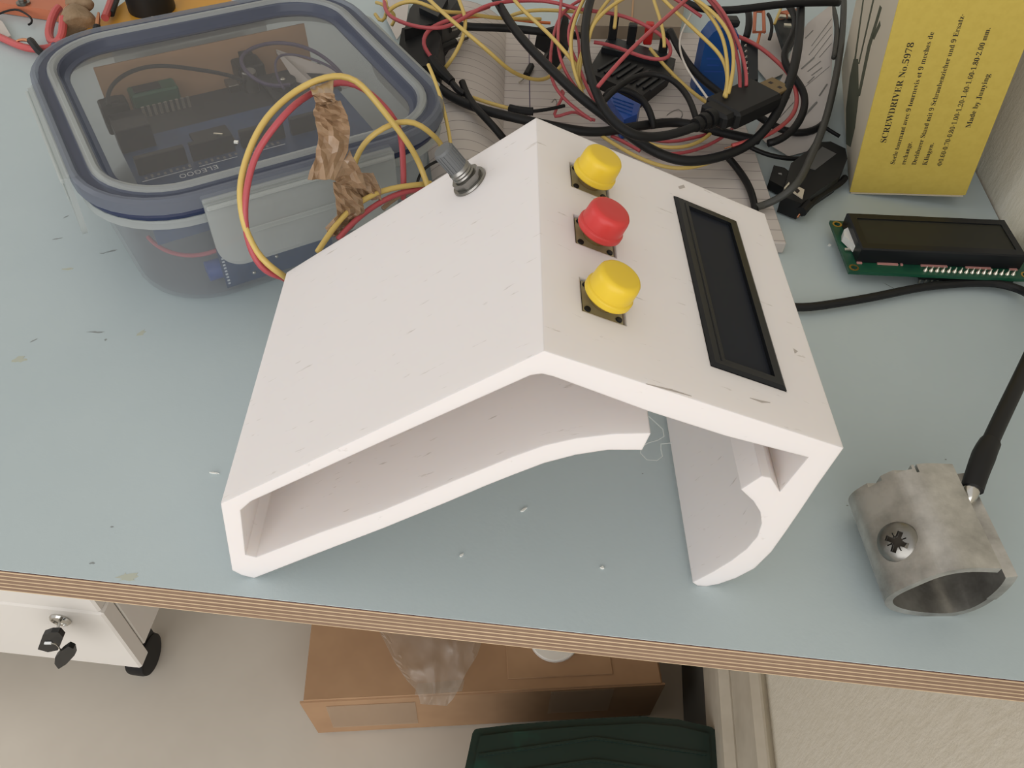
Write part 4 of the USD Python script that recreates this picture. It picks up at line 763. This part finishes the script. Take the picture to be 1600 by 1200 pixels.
wire('black_lead', [(1200, 22, 20), (1206, 42, 18), (1202, 62, 14)], 1.0, BC, 'thin black lead between the orange clip and the dark board', 'cable')

# ------------------------------------------------------------------ behind the container, top left
t = Thing('ochre_plate', 'ochre yellow plate with a black knob behind the food container', 'plate')
t.add('plate', prism(W((64, 98, 5), (206, -6, 5), (260, -30, 5), (380, 6, 5), (250, 60, 5)), .0045), 'ochre_plate')
kc = px(238, 14, 5); t.add('knob', lathe([(.0135, 0), (.0138, .001), (.0138, .016), (.0128, .017)], kc, (0, 0, 1), 32), 'black_plastic', label='black knob')
for u, v in ((226, 24), (238, 25)): t.add('solder_joint', trimesh.creation.icosphere(2, .0016).apply_translation(px(u, v, 6)), 'solder')
t.done()
t = Thing('orange_block', 'orange block with a silver bolt at the top left corner', 'block')
t.add('body', prism(W((-14, 2, 7), (-14, -40, 7), (118, -40, 7), (100, 16, 7), (84, 17, 7)), .0066), 'orange_plastic')
t.add('bolt', lathe([(.0040, 0), (.0040, .0012), (.0024, .0014), (.0024, .0030), (.0018, .0034)], px(37, 6, 7), (0, 0, 1), 16), 'steel'); t.done()
wire('black_lead', [(-10, 26, 3), (8, 18, 4), (24, 15, 5), (38, 20, 5), (49, 29, 4), (49, 36, 3), (44, 39, 2.5)], .6, 'rubber_black', 'thin black lead hooked below the orange block', 'wire')
t = Thing('red_lead_loop', 'thick red lead bent in a narrow loop with copper end before the orange block', 'wire')
t.add('insulation', tube(W((92, 12, 10), (82, 28, 8), (77, 48, 5), (78, 60, 4), (85, 67, 4), (93, 62, 6), (98, 46, 9), (99, 28, 12)), .0023, 10), 'wire_red_thick'); t.add('copper_end', tube(W((99, 28, 12), (102, 17, 13), (107, 8, 13)), [.0010, .0014, .0008], 8), 'copper'); t.done()
t = Thing('red_lead_end', 'red lead with a black sleeved end along the left edge behind the container', 'wire')
t.add('insulation', tube(W((-16, 52, 3), (4, 60, 3), (24, 69, 3), (48, 76, 3), (70, 76, 3), (84, 72, 3)), .0021, 10), 'wire_red_thick'); t.add('bare_part', tube(W((26, 64, 5), (38, 62, 6), (47, 65, 6)), [.0006, .0010, .0008], 6), 'copper'); t.add('black_sleeve', tube(W((48, 64, 6), (56, 74, 6), (66, 84, 4), (72, 86, 3)), .0021, 10), 'rubber_black'); t.done()
t = Thing('black_lead_end', 'black lead with bare copper tip and a red lead on the ochre plate', 'wire')
t.add('black_sleeve', tube(W((138, 68, 9), (145, 60, 9), (150, 50, 10), (152, 42, 11)), .0022, 10), 'rubber_black'); t.add('copper_tip', tube(W((152, 42, 11), (153, 32, 12), (154, 20, 13)), [.0012, .0014, .0006], 8), 'copper')
t.add('red_lead', tube(W((164, 28, 10), (171, 10, 10), (178, -12, 10)), .0022, 10), 'wire_red_thick'); t.add('dark_lead', tube(W((174, 22, 9), (180, 4, 9), (186, -12, 9)), .0018, 10), 'rubber_black'); t.done()
wire('navy_lead', [(84, 70, 6), (88, 75, 6), (93, 82, 6)], 1.6, 'wire_purple', 'short navy sleeve below the red loop on the ochre plate', 'wire')
t = Thing('brown_knot', 'brown lump of wrapped twine tape beside the red loop', 'twine')
kq = lathe([(.0105, -.008), (.0112, -.0062), (.0098, -.001), (.0074, .004), (.0040, .0078), (.0012, .0085)], px(121, 30, 8), unit(px(112, 2, 14)-px(121, 30, 8)), 30); kq.vertices += .004*(meshkit.fbm(kq.vertices*190, 3, 3)-.5)[:, None]*unit([1, -1, .6]); t.add('lump', kq, 'brown_knot', smooth=True)
k2 = trimesh.creation.icosphere(3, 1.0); k2.vertices *= [.0085, .0050, .0050]; k2.vertices *= 1+.3*(meshkit.fbm(k2.vertices*160, 3, 8)-.5)[:, None]; k2.apply_translation(px(124, 6, 12)); t.add('tail', k2, 'brown_knot', smooth=True); t.done()
slab('white_cloth_corner', [(-16, 20, 3), (4, 34, 3), (18, 58, 2), (10, 62, 2), (-16, 50, 3)], 1.6, 'paper', 'white corner of paper at the left picture edge', 'paper')

# ------------------------------------------------------------------ under the desk
YC = 0.3309; ZC = 0.08; XC = -0.4120
t = Thing('drawer_cabinet', 'white steel drawer cabinet on castors under the desk at the left', 'cabinet')
t.add('body', box((-.83, YC+.021, .096), (XC-.0008, YB-.04, .62), .0012), 'cabinet_white')
P1 = pxp(140, 957, (0, YC, 0), (0, 1.0, 0)); zs = P1[2]
d1 = t.add('drawer_front', box((-.832, YC, ZC), (XC, YC+.020, zs-.0015), .0022), 'cabinet_white')
t.add('drawer_front', box((-.832, YC, zs+.0015), (XC, YC+.020, .618), .0022), 'cabinet_white')
lc = pxp(95, 967, (0, YC, 0), (0, 1.0, 0)); t.add('lock', lathe([(.0105, 0), (.0108, .0015), (.0092, .0035), (.0075, .0038), (.0070, .0025), (.0022, .0025)], lc, (0, -1, 0), 28), 'chrome', parent=d1)
wc = pxp(243, 1012, (XC-.026, 0, 0), (1.0, 0, 0)); wc[1] -= .014
cw = t.add('castor', lathe([(.020, -.011), (.024, -.010), (.025, -.006), (.025, .006), (.024, .010), (.020, .011)], wc*[0, 1, 0]+[XC-.031, 0, .0255], (1, 0, 0), 32), 'rubber_black')
t.add('castor_fork', box(wc*[0, 1, 0]+[XC-.036, -.004, .030], wc*[0, 1, 0]+[XC-.022, .024, .097], .004), 'rubber_black', parent=cw)
cw = t.add('castor', lathe([(.020, -.011), (.025, -.006), (.025, .006), (.020, .011)], np.array([-.80, wc[1], .0255]), (1, 0, 0), 32), 'rubber_black'); t.add('castor_fork', box((-.815, wc[1]-.012, .03), (-.785, wc[1]+.016, .097), .004), 'rubber_black', parent=cw)
t.done()
t = Thing('cabinet_keys', 'two black-headed keys on a ring hanging from the drawer cabinet lock', 'keys')
def onk(P, d): return [pxp(u, v, (0, YC-d, 0), (0, 1.0, 0)) for u, v in P]
def keyhead(P, d, th): 
    q = onk(P, d); c = np.array([(p[0], p[2]) for p in q]); return extr(Polygon(c).buffer(.001).buffer(-.0003), th, frame((0, YC-d, 0), (1, 0, 0), (0, 0, 1), (0, -1, 0)))
k1 = t.add('key_head', keyhead([(72, 985), (84, 981), (95, 981), (101, 988), (93, 1008), (78, 1011), (64, 1007)], .028, .005), 'black_plastic')
t.add('key_blade', tube([lc+[0, -.002, 0], onk([(90, 983)], .026)[0]], .0016, 8, smooth=False), 'chrome', parent=k1)
t.add('head_slot', keyhead([(71, 1003), (80, 1003), (79, 1006), (70, 1006)], .0335, .0004), 'silk_white', parent=k1)
k2 = t.add('key_head', keyhead([(111, 1003), (117, 1006), (119, 1016), (106, 1030), (95, 1037), (90, 1030), (91, 1020), (101, 1010)], .033, .005), 'black_plastic')
t.add('ring', tube(onk([(80, 1005), (86, 1006), (93, 1013), (99, 1020)], .036), .0007, 6), 'chrome'); t.done()
# cardboard box
ca = math.atan2(.0619, .3798); CO = np.array([-.222, .3108, 0]); CX, CY = np.array([math.cos(ca), math.sin(ca), 0]), np.array([-math.sin(ca), math.cos(ca), 0]); FK = frame(CO, CX, CY, np.array([0, 0, 1.0])); CH, CWx, CDy = .094, .3848, .30
t = Thing('cardboard_box', 'flat brown cardboard box taped shut on the floor under the desk', 'box')
t.add('body', box((0, 0, .0005), (CWx, CDy, CH), .002, M=FK), 'cardboard')
t.add('front_flap', at(loft([np.array([(-.006, -.0012, .093), (CWx+.002, -.0012, .0945), (CWx+.002, .001, .0948), (-.006, .001, .0935)]), np.array([(.001, -.0016, .004), (CWx-.001, -.0016, .006), (CWx-.001, .0006, .006), (.001, .0006, .004)])]), FK), 'cardboard', smooth=10)
t.add('top_flap', box((-.002, .0, CH), (CWx*.995, .10, CH+.0022), .0008, M=FK), 'cardboard')
t.add('overlap_flap', box((CWx*.56, .012, CH+.0022), (CWx*.86, .16, CH+.0042), .0008, M=FK), 'cardboard')
t.add('tape_patch', box((.02, -.0024, .02), (.115, -.0018, .082), M=FK), 'clear_tape'); t.add('tape_patch', box((CWx*.68, -.0024, .03), (CWx*.86, -.0018, .092), M=FK), 'clear_tape'); t.add('tape_patch', box((CWx*.42, .10, CH+.0046), (CWx*.60, .16, CH+.005), M=FK), 'clear_tape')
t.done()
HB = (CH - DZ)*1000
t = Thing('plastic_bag', 'crumpled clear plastic bag draped over the cardboard box', 'bag')
rows = [(560, 930, 1, 760, 940, 2), (580, 965, 2, 752, 985, 4), (600, 1000, 4, 752, 1005, 8), (617, 1035, 5, 745, 1025, 8), (636, 1063, 5, 728, 1052, 9), (650, 1078, 6, 716, 1078, 8), (655, 1090, 5, 708, 1092, 6), (657, 1100, 3, 698, 1103, 4)]
G_ = []
for r_ in np.linspace(0, len(rows)-1, 40):
    i = min(int(r_), len(rows)-2); f_ = r_-i; a = np.array(rows[i])*(1-f_)+np.array(rows[i+1])*f_
    G_.append([(a[0]+(a[3]-a[0])*k, a[1]+(a[4]-a[1])*k, HB+7+a[2]+(a[5]-a[2])*k) for k in np.linspace(0, 1, 30)])
G_ = np.array(G_); nz = meshkit.fbm(np.stack([G_[..., 0]/26, G_[..., 1]/60, np.zeros(G_.shape[:2])], -1), 4, 5)
rid = 1-2*np.abs(meshkit.fbm(np.stack([G_[..., 0]/30+.3*G_[..., 1]/40, G_[..., 1]/90, np.ones(G_.shape[:2])], -1), 3, 9)-.5)
G_[..., 2] += 16*nz + 14*rid**3 
t.add('film', sheet([[px(*p) for p in row] for row in G_], .0002), 'bag_film', smooth=50)
t.add('knot', sheet([[px(*p) for p in row] for row in np.stack([np.stack([np.linspace(648, 722, 14)+(1-k)*4, np.full(14, 1068)+k*18-np.linspace(0, 6, 14), HB+24+10*np.sin(np.linspace(0, 9, 14))*(.6+.4*k)+6*k], -1) for k in np.linspace(0, 1, 8)])], .0002), 'bag_film', smooth=50)
t.done()
dc = px(866, 996, HB+8); single('white_disc', lathe([(.0265, 0), (.028, .001), (.028, .005), (.027, .006), (.010, .0061)], dc*[1, 1, 0]+[0, 0, CH+.0045], (0, 0, 1), 48), 'bright_white', 'round white plastic disc lying on the cardboard box', 'disc')
# green crate
HG = -572.0
q = [px(u, v, HG) for u, v in ((738, 1146), (742, 1139), (800, 1132), (900, 1124), (1000, 1119), (1060, 1124), (1112, 1136), (1119, 1142))]
q += [px(1130, 1310, HG), px(700, 1325, HG)]
t = Thing('green_crate', 'dark green glossy plastic crate in front of the cardboard box', 'crate')
P = np.array(q)[:, :2]; pg = Polygon(P).buffer(-.004).buffer(.004); zt = q[0][2]
ld = t.add('lid', [extr(pg, .012, np.eye(4), zt-.012), extr(pg.buffer(-.008), .003, np.eye(4), zt)], 'green_plastic', smooth=20)
t.add('lid_ridge', [extr(affinity.translate(LineString([(P[0][0]+.01, P[0][1]-.02-.02*k), ((P[0][0]+P[7][0])/2, (P[3][1]+P[4][1])/2-.022-.02*k), (P[7][0]-.012, P[7][1]-.024-.02*k)]).buffer(.0012), 0, 0), .0015, np.eye(4), zt+.003) for k in range(2)], 'green_plastic', parent=ld)
t.add('crate_body', extr(pg.buffer(-.005), zt-.012, np.eye(4), 0), 'green_plastic'); t.done()
# loose print fibres hanging in the housing
single('loose_fibre', tube(W((1013, 650, 60), (1020, 690, 45), (1000, 702, 40), (1010, 718, 38), (1034, 716, 38), (1032, 700, 42), (1050, 692, 46)), .00016, 4), 'thread_film', 'loose pale plastic thread hanging under the white housing', 'thread')
